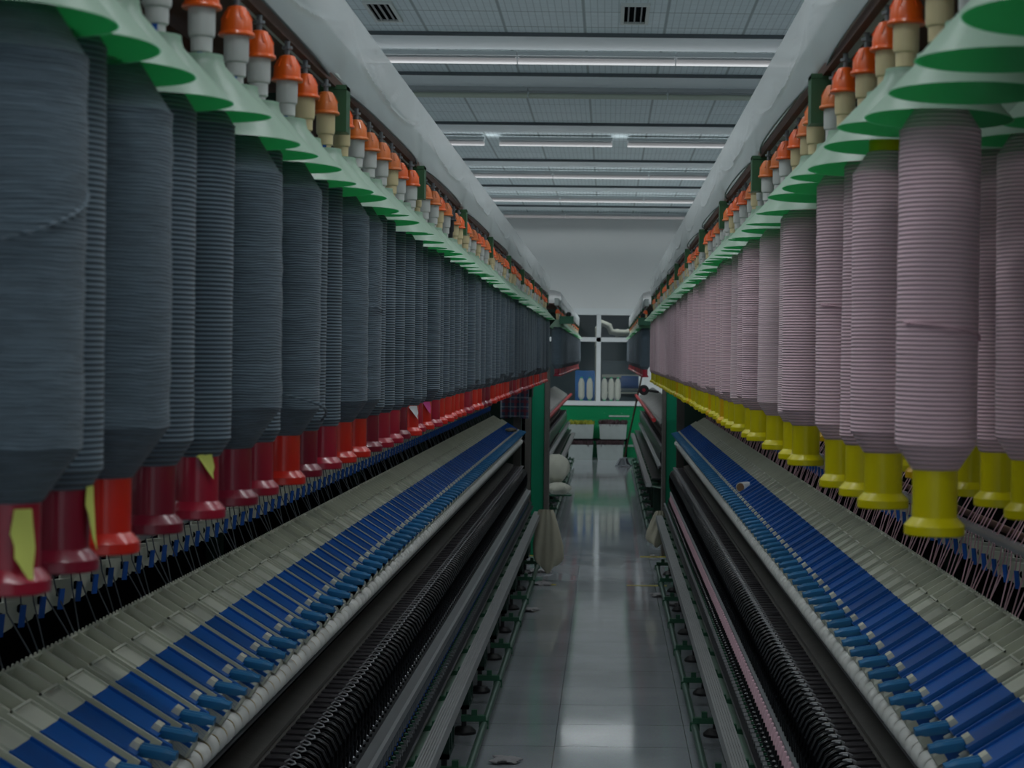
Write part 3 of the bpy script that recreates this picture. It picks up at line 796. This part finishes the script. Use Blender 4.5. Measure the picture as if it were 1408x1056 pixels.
        lin('separator_bank', [(.575, .69), (.570, .78), (.59, .83), (.63, .845), (.66, .83), (.66, .69)], M['shade'])
        L = []; y = Y0+.05
        while y < Y1-.05: L.append(y); y += GAUGE*1.6
        parts_and_rest('yarn_guide', LAP, root, L, (0, 0, 0), rz)
        lin('guide_board', [(.655, .842), (.76, .90), (.76, .91), (.655, .852)], M['slat'])
        f = MB(); f.tube([(S*.512, Y0+.12, 1.095), (S*.512, Y1, 1.095)], .020, 14); put('clearer_roller', (f, M['redroll']), root)
        lin('centre_beam', [(1.0, .9), (1.24, .9), (1.24, 1.5), (1.0, 1.5)], M['dark'])
    # creel: posts, rails, channel, green boxes
    for w in ((.415, .585, .755) if full else (.415,)):
        lin('hanger_rail', [(w-.006, 2.16), (w+.006, 2.16), (w+.006, 2.176), (w-.006, 2.176)], M['rust'])
    lin('creel_channel', [(.410, 2.182), (.45, 2.182), (.45, 2.25), (.410, 2.25)], M['panelw'])
    lin('creel_roof', [(.45, 2.19), (1.1, 2.19), (1.1, 2.20), (.45, 2.20)], M['rust'])
    BP = 1.33 if side < 0 else 1.21
    y = (3.16 if side < 0 else 2.98) if full else Y0+.25
    y -= BP if full else 0
    while y < Y1:
        f = MB(); x0, x1 = sorted((S*.391, S*.437)); f.box((x0, y-.022, 2.083), (x1, y+.022, 2.163)); f.box((x0, y-.024, 2.156), (x1, y+.024, 2.1635))
        b1 = put('creel_box', (f, M['boxgreen']), root)
        f = MB(); f.box((min(S*.437, S*1.1), y-.015, 2.12), (max(S*.437, S*1.1), y+.015, 2.15)); put('cross_arm', (f, M['dgreen']), b1)
        y += BP
    y = Y0+.4
    while y < Y1+.01:
        f = MB(); f.box((min(S*1.06, S*1.12), y-.03, 1.0), (max(S*1.06, S*1.12), y+.03, 2.2)); put('creel_post', (f, M['dgreen']), root); y += 2.96
    return root

for side in (-1, 1):
    m1 = machine(side, -1.0 if side < 0 else -1.0, ENDY, 'near', '')
    # head end of the near machine
    S = side
    pa, pb = (P(731, 600, 15.5)[0], P(748, 600, 15.5)[0]) if side < 0 else (P(916, 600, 15.5)[0], P(932, 600, 15.5)[0])
    f = MB(); f.box((pa, 15.5, 0), (pb, 15.8, 1.62)); put('end_post', (f, M['post']), m1)
    f = MB()
    if side < 0: f.box((pa-.055, 15.48, 0), (pa-.004, 15.8, 1.62)); f.box((pb+.004, 15.48, 0), (pb+.04, 15.8, 1.60))
    else: f.box((pb+.004, 15.48, 0), (pb+.04, 15.8, 1.62)); f.box((pa-.03, 15.48, 0), (pa-.004, 15.8, 1.60))
    put('post_trim', (f, M['beam']), m1)
    f = MB(); x0, x1 = sorted((S*.66, S*1.3)); f.box((x0, ENDY+.02, 0), (x1, 15.4, 1.40)); put('head_cabinet', (f, M['dgreen']), m1)
    f = MB(); x0, x1 = sorted((S*.60, S*.66)); f.box((x0, 14.02, .1), (x1, 14.05, 1.42)); put('end_plate', (f, M['beam']), m1)
    machine(side, 17.3, 28.6, 'far', '', False)

# drafting arms of the near machines ----------------------------------
ys = []; y = 1.486
while y < ENDY-.05: ys.append(y); y += PITCH
for side in (-1, 1):
    sd = SIDE[side]; rz = 0 if side > 0 else PI
    for k, y in enumerate(ys):
        lab = 'blue and cream drafting arm, %s from the camera on the %s machine' % (ordinal(k+1), sd)
        g = 'drafting arms of the near %s machine' % sd
        if y < 9.2:
            o = empty('drafting_arm', (0, y, 0), rz)
            for nm, me in ARM.items():
                if nm == 'hole' and y > 6: continue
                put(nm, me, o)
        else: o = put('drafting_arm', ARM_FAR, None, (0, y, 0), (0, 0, rz))
        tag(o, lab, 'drafting arm', g)
    y = 17.4; k = 0
    while y < 28.5:
        k += 1
        o = put('drafting_arm', GREYARM, None, (0, y, 0), (0, 0, rz)); tag(o, 'grey drafting arm, %s from the near end of the far %s machine' % (ordinal(k), sd), 'drafting arm', 'grey drafting arms of the far %s machine' % sd)
        y += PITCH
    # cops
    y = 4.35; k = 0
    while y < ENDY-.1 and k < 150:
        k += 1
        o = put('yarn_cop', COP[side], None, (side*(.556 if side > 0 else .541), y, .583)); tag(o, 'small %s yarn cop under the ring rail, %s from camera, %s machine' % ('pink' if side > 0 else 'dark grey', ordinal(k), sd), 'yarn cop', 'yarn cops of the near %s machine' % sd)
        y += GAUGE
    # rovings running down to the arms
    y = 2.45; k = 0; rnd = random.Random(3+side); TH = []
    for v in range(10):
        f = MB(); a = rnd.uniform(-.05, .05); b_ = rnd.uniform(-.03, .03)
        r = .0013 if side < 0 else .0015
        f.tube([(1.03, a*1.5, 1.66), (.8515, a*.4, 1.338), (.846, a*.2, 1.30), (.800+rnd.uniform(0, .03), b_, 1.215)], r, 5)
        TH.append(f.mesh('thread', M['greythread'] if side < 0 else M['pinkthread']))
    REST = []
    step = GAUGE if side < 0 else GAUGE*.62
    while y < ENDY-.1 and k < 295:
        k += 1
        if k > (120 if side < 0 else 175):
            REST.append((k % 10, y)); y += step; continue
        o = put('roving_strand', TH[k % 10], None, (0, y, 0), (0, 0, rz)); tag(o, '%s roving strand running down to the %s drafting arms, %s from camera' % ('dark grey' if side < 0 else 'pink', sd, ordinal(k)), 'yarn strand', 'roving strands of the near %s machine' % sd)
        y += step*(1+rnd.uniform(-.1, .1))
    f = MB(); ca = 1 if side > 0 else -1
    for q, yy in REST:
        o_ = len(f.v); f.v += [(v.co[0]*ca, yy+v.co[1]*ca, v.co[2]) for v in TH[q].vertices]
        for p in TH[q].polygons: f.f.append([i+o_ for i in p.vertices]); f.m.append(0); f.sm.append(True)
    o = put('roving_strands', (f, TH[0].materials[0])); tag(o, 'dense %s roving strands at the far end of the near %s machine' % ('dark grey' if side < 0 else 'pink', sd), 'yarn strand', None, 'stuff')
    # second machine's spools
    y = 17.15; k = 0
    while y < 28.4:
        k += 1
        r = rnd.choice([.05, .056, .045, .06]); t = rnd.choice(['crimson', 'red', 'dkcrimson'])
        x = side*.415
        o = empty('roving_spool', (x, y, SPZ)); put('spool_tube', TUBES[t], o); put('yarn_package', yarn_mesh('grey_full', r), o)
        tag(o, 'grey spool on red tube, %s from near end of far %s creel' % (ordinal(k), sd), 'spool', 'roving spools of the far %s creel' % sd)
        cone(x, y, 1.97, 'green cone cover, %s from near end of far %s creel' % (ordinal(k), sd), 'cone covers of the far %s creel' % sd)
        hanger(x, y, HZ, rnd.choice(['orange', 'orange2']), rnd.choice(['milk', 'ivory']), 'orange bobbin hanger, %s from near end of far %s creel' % (ordinal(k), sd), 'bobbin hangers of the far %s creel' % sd)
        y += .185

# ------------------------------------------------------------------ plastic sheets over the creels
def sheet(side, Y0, Y1, label):
    S = side; f = MB(); rows = []; hem = []
    ny = int((Y1-Y0)/.026); rnd = random.Random(11+side)
    ph = [rnd.uniform(0, 6) for _ in range(8)]
    for i in range(ny+1):
        y = Y0+(Y1-Y0)*i/ny
        u = ((y-(3.16 if side < 0 else 2.98))/(1.33 if side < 0 else 1.21)) % 1.0; sc = abs(math.sin(PI*u))        # 0 at the boxes, 1 between them
        near = max(0, min(1, (y-2.8)/2.2))
        bil = .010*math.sin(y*5.1+ph[0])+.006*math.sin(y*11+ph[1])+.003*math.sin(y*23+ph[2])
        fold = math.exp(-((u-.5)/.5)**2)
        pleat = .014*math.exp(-(min(u, 1-u)/.05)**2)
        zl = 2.165+.03*(1-sc)*near-.012*sc*near
        zl = 2.172-.004*(1-sc)-.016*sc*near
        pr = []
        for q in range(43):
            t = q/42; z_ = zl+(2.300-zl)*t
            w_ = .402-.014*t+bil*.3*math.sin(PI*t)-.020*sc*near*(1-t)**1.5+.014*(1-sc)**3*(1-t)
            w_ -= pleat*math.sin(PI*t)*.6
            c1 = 2.292-.085*(4*u*(1-u))**.8; c2 = 2.26+.05*math.sin(u*9+ph[3])
            w_ -= (.0042*math.exp(-((z_-c1)/.0038)**2)+.0030*math.exp(-((z_-c2)/.0034)**2)+.002*math.sin(y*2.3+z_*40+ph[4]))*(1-t**4)
            pr.append((w_, z_))
        pr += [(.398, 2.308+.004*math.sin(y*9)), (.44, 2.318), (.52, 2.33+.01*math.sin(y*4)), (.7, 2.345), (.9, 2.352), (1.12, 2.355),
              (1.16, 2.34), (1.165, 2.2), (1.165, 2.0)]
        rows.append([(S*a, y, b_) for a, b_ in pr]); hem.append((S*pr[0][0], y, pr[0][1]))
    f.grid(rows)
    o = put('plastic_sheet', (f, M['sheet'])); tag(o, label, 'plastic sheet')
    f = MB(); f.tube(hem, .0022, 5); put('hem', (f, M['cord']), o)
    # frame the sheet lies on
    return o
sheet(-1, -1, 14.1, 'clear wrinkled plastic sheet draped over the near left creel')
sheet(1, -1, 14.1, 'clear wrinkled plastic sheet draped over the near right creel')
sheet(-1, 17.2, 28.6, 'pale plastic sheet draped over the far left creel')
sheet(1, 17.2, 28.6, 'pale plastic sheet draped over the far right creel')

# ------------------------------------------------------------------ loose things
def blob(name, c, r, m, label, cat, seed=1, sq=(1, 1, 1), amp=.18, parent=None):
    rnd = random.Random(seed); f = MB(); nu, nv = 28, 18; ph = [rnd.uniform(0, 6) for _ in range(6)]
    rows = []
    for i in range(nv+1):
        th = PI*i/nv; row = []
        for j in range(nu+1):
            a = 2*PI*j/nu
            k = 1+amp*(.4*math.sin(3*a+ph[0]+2*th)*math.sin(th)+.3*math.sin(5*a+ph[1]-3*th)*math.sin(th)+.3*math.sin(2*th+ph[2])+.25*math.sin(9*a+ph[3]+4*th)*math.sin(th))
            row.append((c[0]+sq[0]*r*k*math.sin(th)*math.cos(a), c[1]+sq[1]*r*k*math.sin(th)*math.sin(a), c[2]+sq[2]*r*k*math.cos(th)))
        rows.append(row)
    f.grid(rows); o = put(name, (f, m), parent)
    if label: tag(o, label, cat)
    return o
Yb = 16.9
x, z = P(764, 645, Yb); blob('waste_sack', (x, Yb, z), .125, M['sack'], 'bulging off-white cotton sack resting at the far left machine end', 'sack', 2, (1, .9, 1.08), .16)
x2, z2 = P(768, 672, Yb-.1); blob('waste_sack', (x2, Yb-.12, z2+.005), .085, M['sack'], 'smaller off-white sack lying beneath the bulging sack, far left', 'sack', 5, (1.15, .9, .70), .22)
f = MB(); f.box((x-.16, Yb-.02, z2-.075), (x2+.12, Yb+.1, z2-.06)); f.box((x-.18, Yb-.04, 0), (x-.15, Yb+.1, z2-.06)); o = put('sack_bracket', (f, M['green'])); tag(o, 'green metal bracket carrying the off-white sacks, far left', 'bracket')

def rag(side, cx_, y, ztop, zbot, wtop, wbot, label, seed):
    rnd = random.Random(seed); f = MB(); rows = []; nv, nu = 16, 22; ph = [rnd.uniform(0, 6) for _ in range(5)]
    for layer in (0, 1):
        rows = []
        for i in range(nv+1):
            t = i/nv; row = []
            w = wtop+(wbot-wtop)*min(1, t*1.6)**.8 if t < .82 else wbot*(1-.5*((t-.82)/.18)**2)
            for j in range(nu+1):
                u = j/nu*2-1
                dx = u*w; dy = (.03+.02*t)*(1 if layer else -1)*math.sqrt(max(0, 1-u*u))+.016*math.sin(4.3*u+ph[0]+3*t)*t+.004*math.sin(11*u+ph[1]+5*t)
                zz = ztop-(ztop-zbot)*t*(1+.06*math.sin(3*u+ph[2]))
                row.append((cx_+dx+.03*t*-side, y+dy, zz))
            rows.append(row)
        f.grid(rows)
    # hood over the rail
    o = put('cotton_rag', (f, M['rag'])); tag(o, label, 'rag'); return o
xl = P(752, 745, 13.75)[0]
rag(-1, xl-.01, 13.75, .535, .085, .055, .115, 'beige cotton rag hanging over the end of the near left rail', 3)
xr = P(905, 730, 13.8)[0]
rag(1, xr+.01, 13.8, .53, .27, .03, .08, 'small beige cotton rag hanging over the end of the near right rail', 9)

# plaid cloth on the left machine head
pm = bpy.data.materials.new('plaid_fabric'); nt, b = nodes(pm); tc = nt.nodes.new('ShaderNodeTexCoord'); sp = nt.nodes.new('ShaderNodeSeparateXYZ'); link(nt, tc.outputs['Object'], sp.inputs[0])
col = None
def band(out, freq, ph, thr, color, prev):
    mu = nt.nodes.new('ShaderNodeMath'); mu.operation = 'MULTIPLY_ADD'; mu.inputs[1].default_value = freq; mu.inputs[2].default_value = ph; link(nt, out, mu.inputs[0])
    fr = nt.nodes.new('ShaderNodeMath'); fr.operation = 'FRACT'; link(nt, mu.outputs[0], fr.inputs[0])
    lt = nt.nodes.new('ShaderNodeMath'); lt.operation = 'LESS_THAN'; lt.inputs[1].default_value = thr; link(nt, fr.outputs[0], lt.inputs[0])
    ml = nt.nodes.new('ShaderNodeMath'); ml.operation = 'MULTIPLY'; ml.inputs[1].default_value = .65; link(nt, lt.outputs[0], ml.inputs[0])
    mx = nt.nodes.new('ShaderNodeMix'); mx.data_type = 'RGBA'; link(nt, ml.outputs[0], mx.inputs['Factor'])
    if prev is None: mx.inputs['A'].default_value = (.05, .09, .16, 1)
    else: link(nt, prev, mx.inputs['A'])
    mx.inputs['B'].default_value = (*color, 1); return mx.outputs['Result']
c_ = band(sp.outputs['X'], 14, .1, .28, (.30, .05, .07), None); c_ = band(sp.outputs['Z'], 14, .3, .28, (.28, .05, .07), c_)
c_ = band(sp.outputs['X'], 14, .6, .14, (.35, .40, .45), c_); c_ = band(sp.outputs['Z'], 14, .8, .14, (.35, .40, .45), c_); link(nt, c_, b.inputs['Base Color']); b.inputs['Roughness'].default_value = .9
xa, za = P(688, 574, 13.98); xb, _ = P(727, 574, 13.98)
f = MB(); rows = []
for i in range(13):
    t = i/12; row = []
    for j in range(25):
        u = j/24; yy = 13.99-.02*math.sin(u*15)*(.3+t)-.02
        if t < .25: yy += (.25-t)*1.0; 
        row.append((xa+(xb-xa)*u, yy, 1.46-max(0, (t-.25)/.75)*(1.46-za)-.006*math.sin(u*9)*t))
    rows.append(row)
f.grid(rows); o = put('plaid_cloth', (f, pm)); tag(o, 'blue and red plaid cloth draped over the end of the near left machine', 'cloth')
f = MB(); f.box((xa-.05, 14.03, 1.38), (xb+.02, 14.3, 1.452)); o = put('cloth_ledge', (f, M['dgreen'])); tag(o, 'dark green ledge under the plaid cloth on the near left machine', 'ledge')

# wooden-cored white roll lying on the right arms
x, z = P(1019, 675, 7.7)
r = empty('roller_cot', (x+.01, 7.68, 1.155)); r.rotation_euler = (0, -.3, -.5); tag(r, 'loose white roll with a brown core lying on the right drafting arms', 'roll')
f = MB(); f.lathe([(.018, -.035), (.021, -.034), (.021, .034), (.018, .035)], 24, axis='y'); put('sleeve', (f, M['roller']), r)
f = MB(); f.lathe([(.0172, -.0365), (.0172, .0365)], 24, axis='y'); put('core', (f, M['core']), r)
x, z = P(703, 593, 12.9); 
blob('lint_scrap', (x, 12.9, z+.01), .032, M['scrap'], 'brownish lint scrap lying on the blue arms at the left machine end', 'lint', 4, (1.3, 1.6, .45), .3)
# lint on the floor
for i, (px, py, s_) in enumerate(((742, 788, .10), (745, 805, .09), (729, 842, .07), (694, 1050, .07), (905, 820, .08), (898, 765, .03), (925, 832, .06))):
    Y = CZ*F/(py-490); x = P(px, py, Y)[0]
    blob('lint_clump', (x, Y, .012), s_*.6, M['fluff'], 'pale lint clump on the floor by the %s kick rail, %s from the camera' % ('left' if px < 836 else 'right', ordinal([3, 4, 2, 1, 2, 4, 1][i]) if False else ['fourth', 'third', 'second', 'first', 'second', 'third', 'first'][i]), 'lint', 20+i, (1.2, 1.1, .3), .6)

# planters by the far wall
def planter(px0, px1, pyt, pyb, Y, leafm, label, seed, hl):
    x0, z1 = P(px0, pyt, Y); x1 = P(px1, pyt, Y)[0]; z0 = CZ-(pyb-490)*Y/F
    if z0 < .03: z0 = 0
    r = empty('foam_planter', ((x0+x1)/2, Y, z0)); tag(r, label, 'planter', 'foam planters by the far wall')
    w = (x1-x0)/2; h = z1-z0; f = MB(); t = .03; d = .14
    f.add([(-w*.92, -d*.9, 0), (w*.92, -d*.9, 0), (w*.92, d*.9, 0), (-w*.92, d*.9, 0), (-w, -d, h), (w, -d, h), (w, d, h), (-w, d, h),
           (-w+t, -d+t, h), (w-t, -d+t, h), (w-t, d-t, h), (-w+t, d-t, h), (-w+t, -d+t, h-.05), (w-t, -d+t, h-.05), (w-t, d-t, h-.05), (-w+t, d-t, h-.05)],
          [(0, 3, 2, 1), (0, 1, 5, 4), (1, 2, 6, 5), (2, 3, 7, 6), (3, 0, 4, 7), (4, 5, 9, 8), (5, 6, 10, 9), (6, 7, 11, 10), (7, 4, 8, 11), (8, 9, 13, 12), (9, 10, 14, 13), (10, 11, 15, 14), (11, 8, 12, 15)])
    put('box', (f, M['foam']), r)
    f = MB(); f.box((-w+t, -d+t, h-.05), (w-t, d-t, h-.02)); put('soil', (f, M['soil']), r)
    f = MB(); rnd = random.Random(seed)
    for i in range(420):
        a, b_ = rnd.uniform(-w+.01, w-.01), rnd.uniform(-d, d); hh = rnd.uniform(.3, 1)*hl; an = rnd.uniform(0, 6.28); ln = rnd.uniform(-.02, .02)
        c, s_ = math.cos(an)*.009, math.sin(an)*.009
        f.add([(a-c, b_-s_, h-.03), (a+c, b_+s_, h-.03), (a+c*1.6+ln, b_+s_*1.6, h-.01+hh*.6), (a+ln*1.6, b_, h-.01+hh), (a-c*1.6+ln, b_-s_*1.6, h-.01+hh*.6)], [(0, 1, 2, 3, 4)])
    put('plants', (f, leafm), r)
planter(824, 862, 583, 603.5, 30.35, M['purple'], 'grey foam planter of dark seedlings, raised, right of the mullion line', 1, .10)
planter(782, 816.6, 583, 603, 30.35, M['leaf'], 'grey foam planter of yellow-green seedlings, raised, on the left', 2, .09)
planter(820.6, 857.5, 611, 630.5, 29.9, M['purple'], 'grey foam planter on the floor, under the dark seedlings', 3, .09)
planter(779, 815.6, 611, 630.5, 29.9, M['purple'], 'grey foam planter on the floor, under the yellow-green seedlings', 4, .09)
xa = P(780, 604, 30.35)[0]; xb = P(864, 604, 30.35)[0]; zt = CZ-(603.3-490)*30.35/F-.004
f = MB(); f.box((xa, 30.2, zt-.03), (xb, 30.52, zt))
for q in (xa+.02, (xa+xb)/2, xb-.05): f.box((q, 30.2, 0), (q+.03, 30.5, zt-.03))
o = put('plant_bench', (f, M['dark'])); tag(o, 'low dark bench carrying the two raised planters', 'bench')

# mop leaning on the far right machine
Ym = 28.2
xb_, _ = P(857.5, 634, Ym); xt, zt_ = P(882.5, 518, Ym)
r = empty('mop', (xb_, Ym, 0)); tag(r, 'grey string mop with dark pole leaning at the far right machine', 'mop')
f = MB(); f.tube([(0, 0, .08), (xt-xb_, .05, zt_)], .014, 8); put('pole', (f, M['ply']), r)
f = MB(); rnd = random.Random(1)
for i in range(50):
    a = rnd.uniform(0, 6.28); q = rnd.uniform(.06, .14)
    f.tube([(0, 0, .13), (q*.4*math.cos(a), q*.4*math.sin(a), .10+rnd.uniform(0, .03)), (q*.8*math.cos(a), q*.7*math.sin(a), .02), (q*1.15*math.cos(a)+.03, q*math.sin(a), .008)], .009, 5)
put('strings', (f, M['mop']), r)

# black drum end at the far right machine
x, z = P(885, 536, 17.25); f = MB(); f.lathe([(.035, 0), (.048, .01), (.048, .10), (.035, .11)], 24, (x, 17.12, z), axis='y', caps=True); f.lathe([(.016, -.004), (.016, .0)], 16, (x, 17.12, z), 1, axis='y')
f.tube([(x, 17.2, z), (x+.14, 17.35, z-.02)], .012, 8)
o = put('roller_drum', (f, [M['blackrub'], M['crimson']])); tag(o, 'black drum with a red centre on the near end of the far right machine', 'drum')

# green creel-end boxes of far machines
for side, px, py in ((-1, 779, 440), (1, 887, 442)):
    x, z = P(px, py, 17.0); r = empty('creel_end_box', (x, 17.0, z)); tag(r, 'green creel end box with a black knob, far %s machine' % SIDE[side], 'box', 'creel end boxes')
    f = MB(); f.box((-.065, -.03, -.035), (.065, .15, .035)); put('box', (f, M['green']), r)
    f = MB(); f.lathe([(.018, .035), (.022, .045), (.022, .065), (.012, .075)], 14, (-.02*side, 0, 0)); put('knob', (f, M['blackrub']), r)

# ------------------------------------------------------------------ room beyond the window
A0 = WALLY+.15
f = MB(); f.box((-4, A0, -.1), (4, A0+5, 0)); struct('floor_annex', f, mat('annex_floor', (.2, .24, .25), .4))
f = MB(); f.box((-4, A0, 3.2), (4, A0+5, 3.3)); struct('ceiling_annex', f, M['panelw'])
f = MB(); f.box((-4, A0+5, 0), (4, A0+5.1, 3.2)); struct('wall_annex', f, mat('annex_wall', (.16, .24, .27), .6, noise=.3, nscale=1.2))
for s in (-1, 1):
    f = MB(); f.box((min(s*4, s*4.1), A0, 0), (max(s*4, s*4.1), A0+5, 3.2)); struct('wall_annex_left' if s < 0 else 'wall_annex_right', f, M['panelw'])
area('annex_light', 0, A0+2, 3.15, 5, .3, 16, 150)
for i, px in enumerate((799.4, 810.8, 831, 840.3, 849.4)):
    x = P(px, 540, 30.9)[0]; r = empty('cream_spool', (x, 30.93, wz0+.05)); tag(r, 'cream yarn spool standing behind the window sill, %s from the left' % ordinal(i+1), 'spool', 'cream spools behind the window')
    f = MB(); f.lathe([(.022, .02), (.03, .03), (.052, .07), (.053, .30), (.03, .37), (.02, .38)], 24); put('yarn_package', (f, M['cream_yarn']), r)
    f = MB(); f.lathe([(.024, 0), (.024, .02), (.02, .022)], 16); f.lathe([(.018, .378), (.02, .40), (.018, .405)], 16); put('tube_ends', (f, M['capw']), r)
f = MB(); f.box((-1.2, 30.76, wz0+.02), (1.2, 31.05, wz0+.048)); 
for q in (-1.1, 0, 1.1): f.box((q, 30.8, 0), (q+.04, 30.84, wz0+.02))
o = put('spool_shelf', (f, M['bench'])); tag(o, 'white shelf behind the window carrying cream spools', 'shelf')
f = MB(); x0 = P(791, 520, 31.3)[0]; x1 = P(818, 520, 31.3)[0]; f.box((x0, 31.3, 0), (x1, 31.34, 1.45)); f.box((x0, 31.34, 0), (x0+.04, 31.8, 1.45)); o = put('blue_cabinet', (f, M['bluepanel'])); tag(o, 'tall blue panel cabinet behind the cream spools', 'cabinet')
f = MB(); x0 = P(852, 520, 32.3)[0]; x1 = P(884, 520, 32.3)[0]; zt = P(860, 534, 32.3)[1]
f.box((x0-.2, 32.1, zt-.04), (x1+.3, 32.9, zt)); [f.box((q, 32.15, 0), (q+.04, 32.2, zt-.04)) for q in (x0-.1, x1-.05, x1+.2)]
o = put('work_bench', (f, M['bench'])); tag(o, 'white work bench in the room behind the window', 'bench')
f = MB(); rows = []
f.obox(((x0+x1)/2, 32.45, zt+.11), (.20, 0, 0), (0, .2, 0), (0, 0, .11), 0, .15); o = put('blue_parcel', (f, M['bluebag'])); tag(o, 'blue plastic wrapped parcel on the white bench behind the window', 'parcel')
px_, pz_ = P(830, 450, 33); f = MB(); f.tube([(px_-.1, 33, pz_-.35), (px_-.1, 33, pz_-.02), (px_-.03, 33, pz_+.08), (px_+.10, 33, pz_+.02), (px_+.14, 33, pz_-.08), (px_+.25, 33, pz_-.1), (px_+.5, 33, pz_-.1)], .06, 12)
f.lathe([(.075, 0), (.075, .06)], 14, (px_+.22, 33, pz_-.1), axis='x'); f.lathe([(.075, 0), (.075, .06)], 14, (px_+.42, 33, pz_-.1), axis='x')
f.tube([(px_-.1, 33, pz_-.35), (px_-.1, 33, 0)], .05, 10)
o = put('cream_pipe', (f, M['pipe'])); tag(o, 'cream bent duct pipe seen through the upper window', 'pipe')
f = MB(); f.box((P(828, 500, 34.5)[0], 34.3, 0), (P(880, 500, 34.5)[0], 34.9, 1.62)); f.box((P(828, 500, 34.5)[0], 34.25, 1.3), (P(880, 500, 34.5)[0], 34.3, 1.36), 1); f.box((P(828, 500, 34.5)[0], 34.25, 1.0), (P(880, 500, 34.5)[0], 34.3, 1.03), 1)
o = put('machinery_cabinet', (f, [M['cab'], M['pipe']])); tag(o, 'blue-grey machinery cabinet at the back of the room behind the window', 'cabinet')

# ------------------------------------------------------------------ world and view
w = bpy.data.worlds.new('world'); SC.world = w; w.use_nodes = True
w.node_tree.nodes['Background'].inputs[0].default_value = (.80, .92, 1, 1); w.node_tree.nodes['Background'].inputs[1].default_value = .48
SC.view_settings.view_transform = 'Standard'; SC.view_settings.look = 'None'; SC.view_settings.gamma = 1; SC.view_settings.exposure = -0.1
try: SC.view_settings.use_curve_mapping = False
except Exception: pass
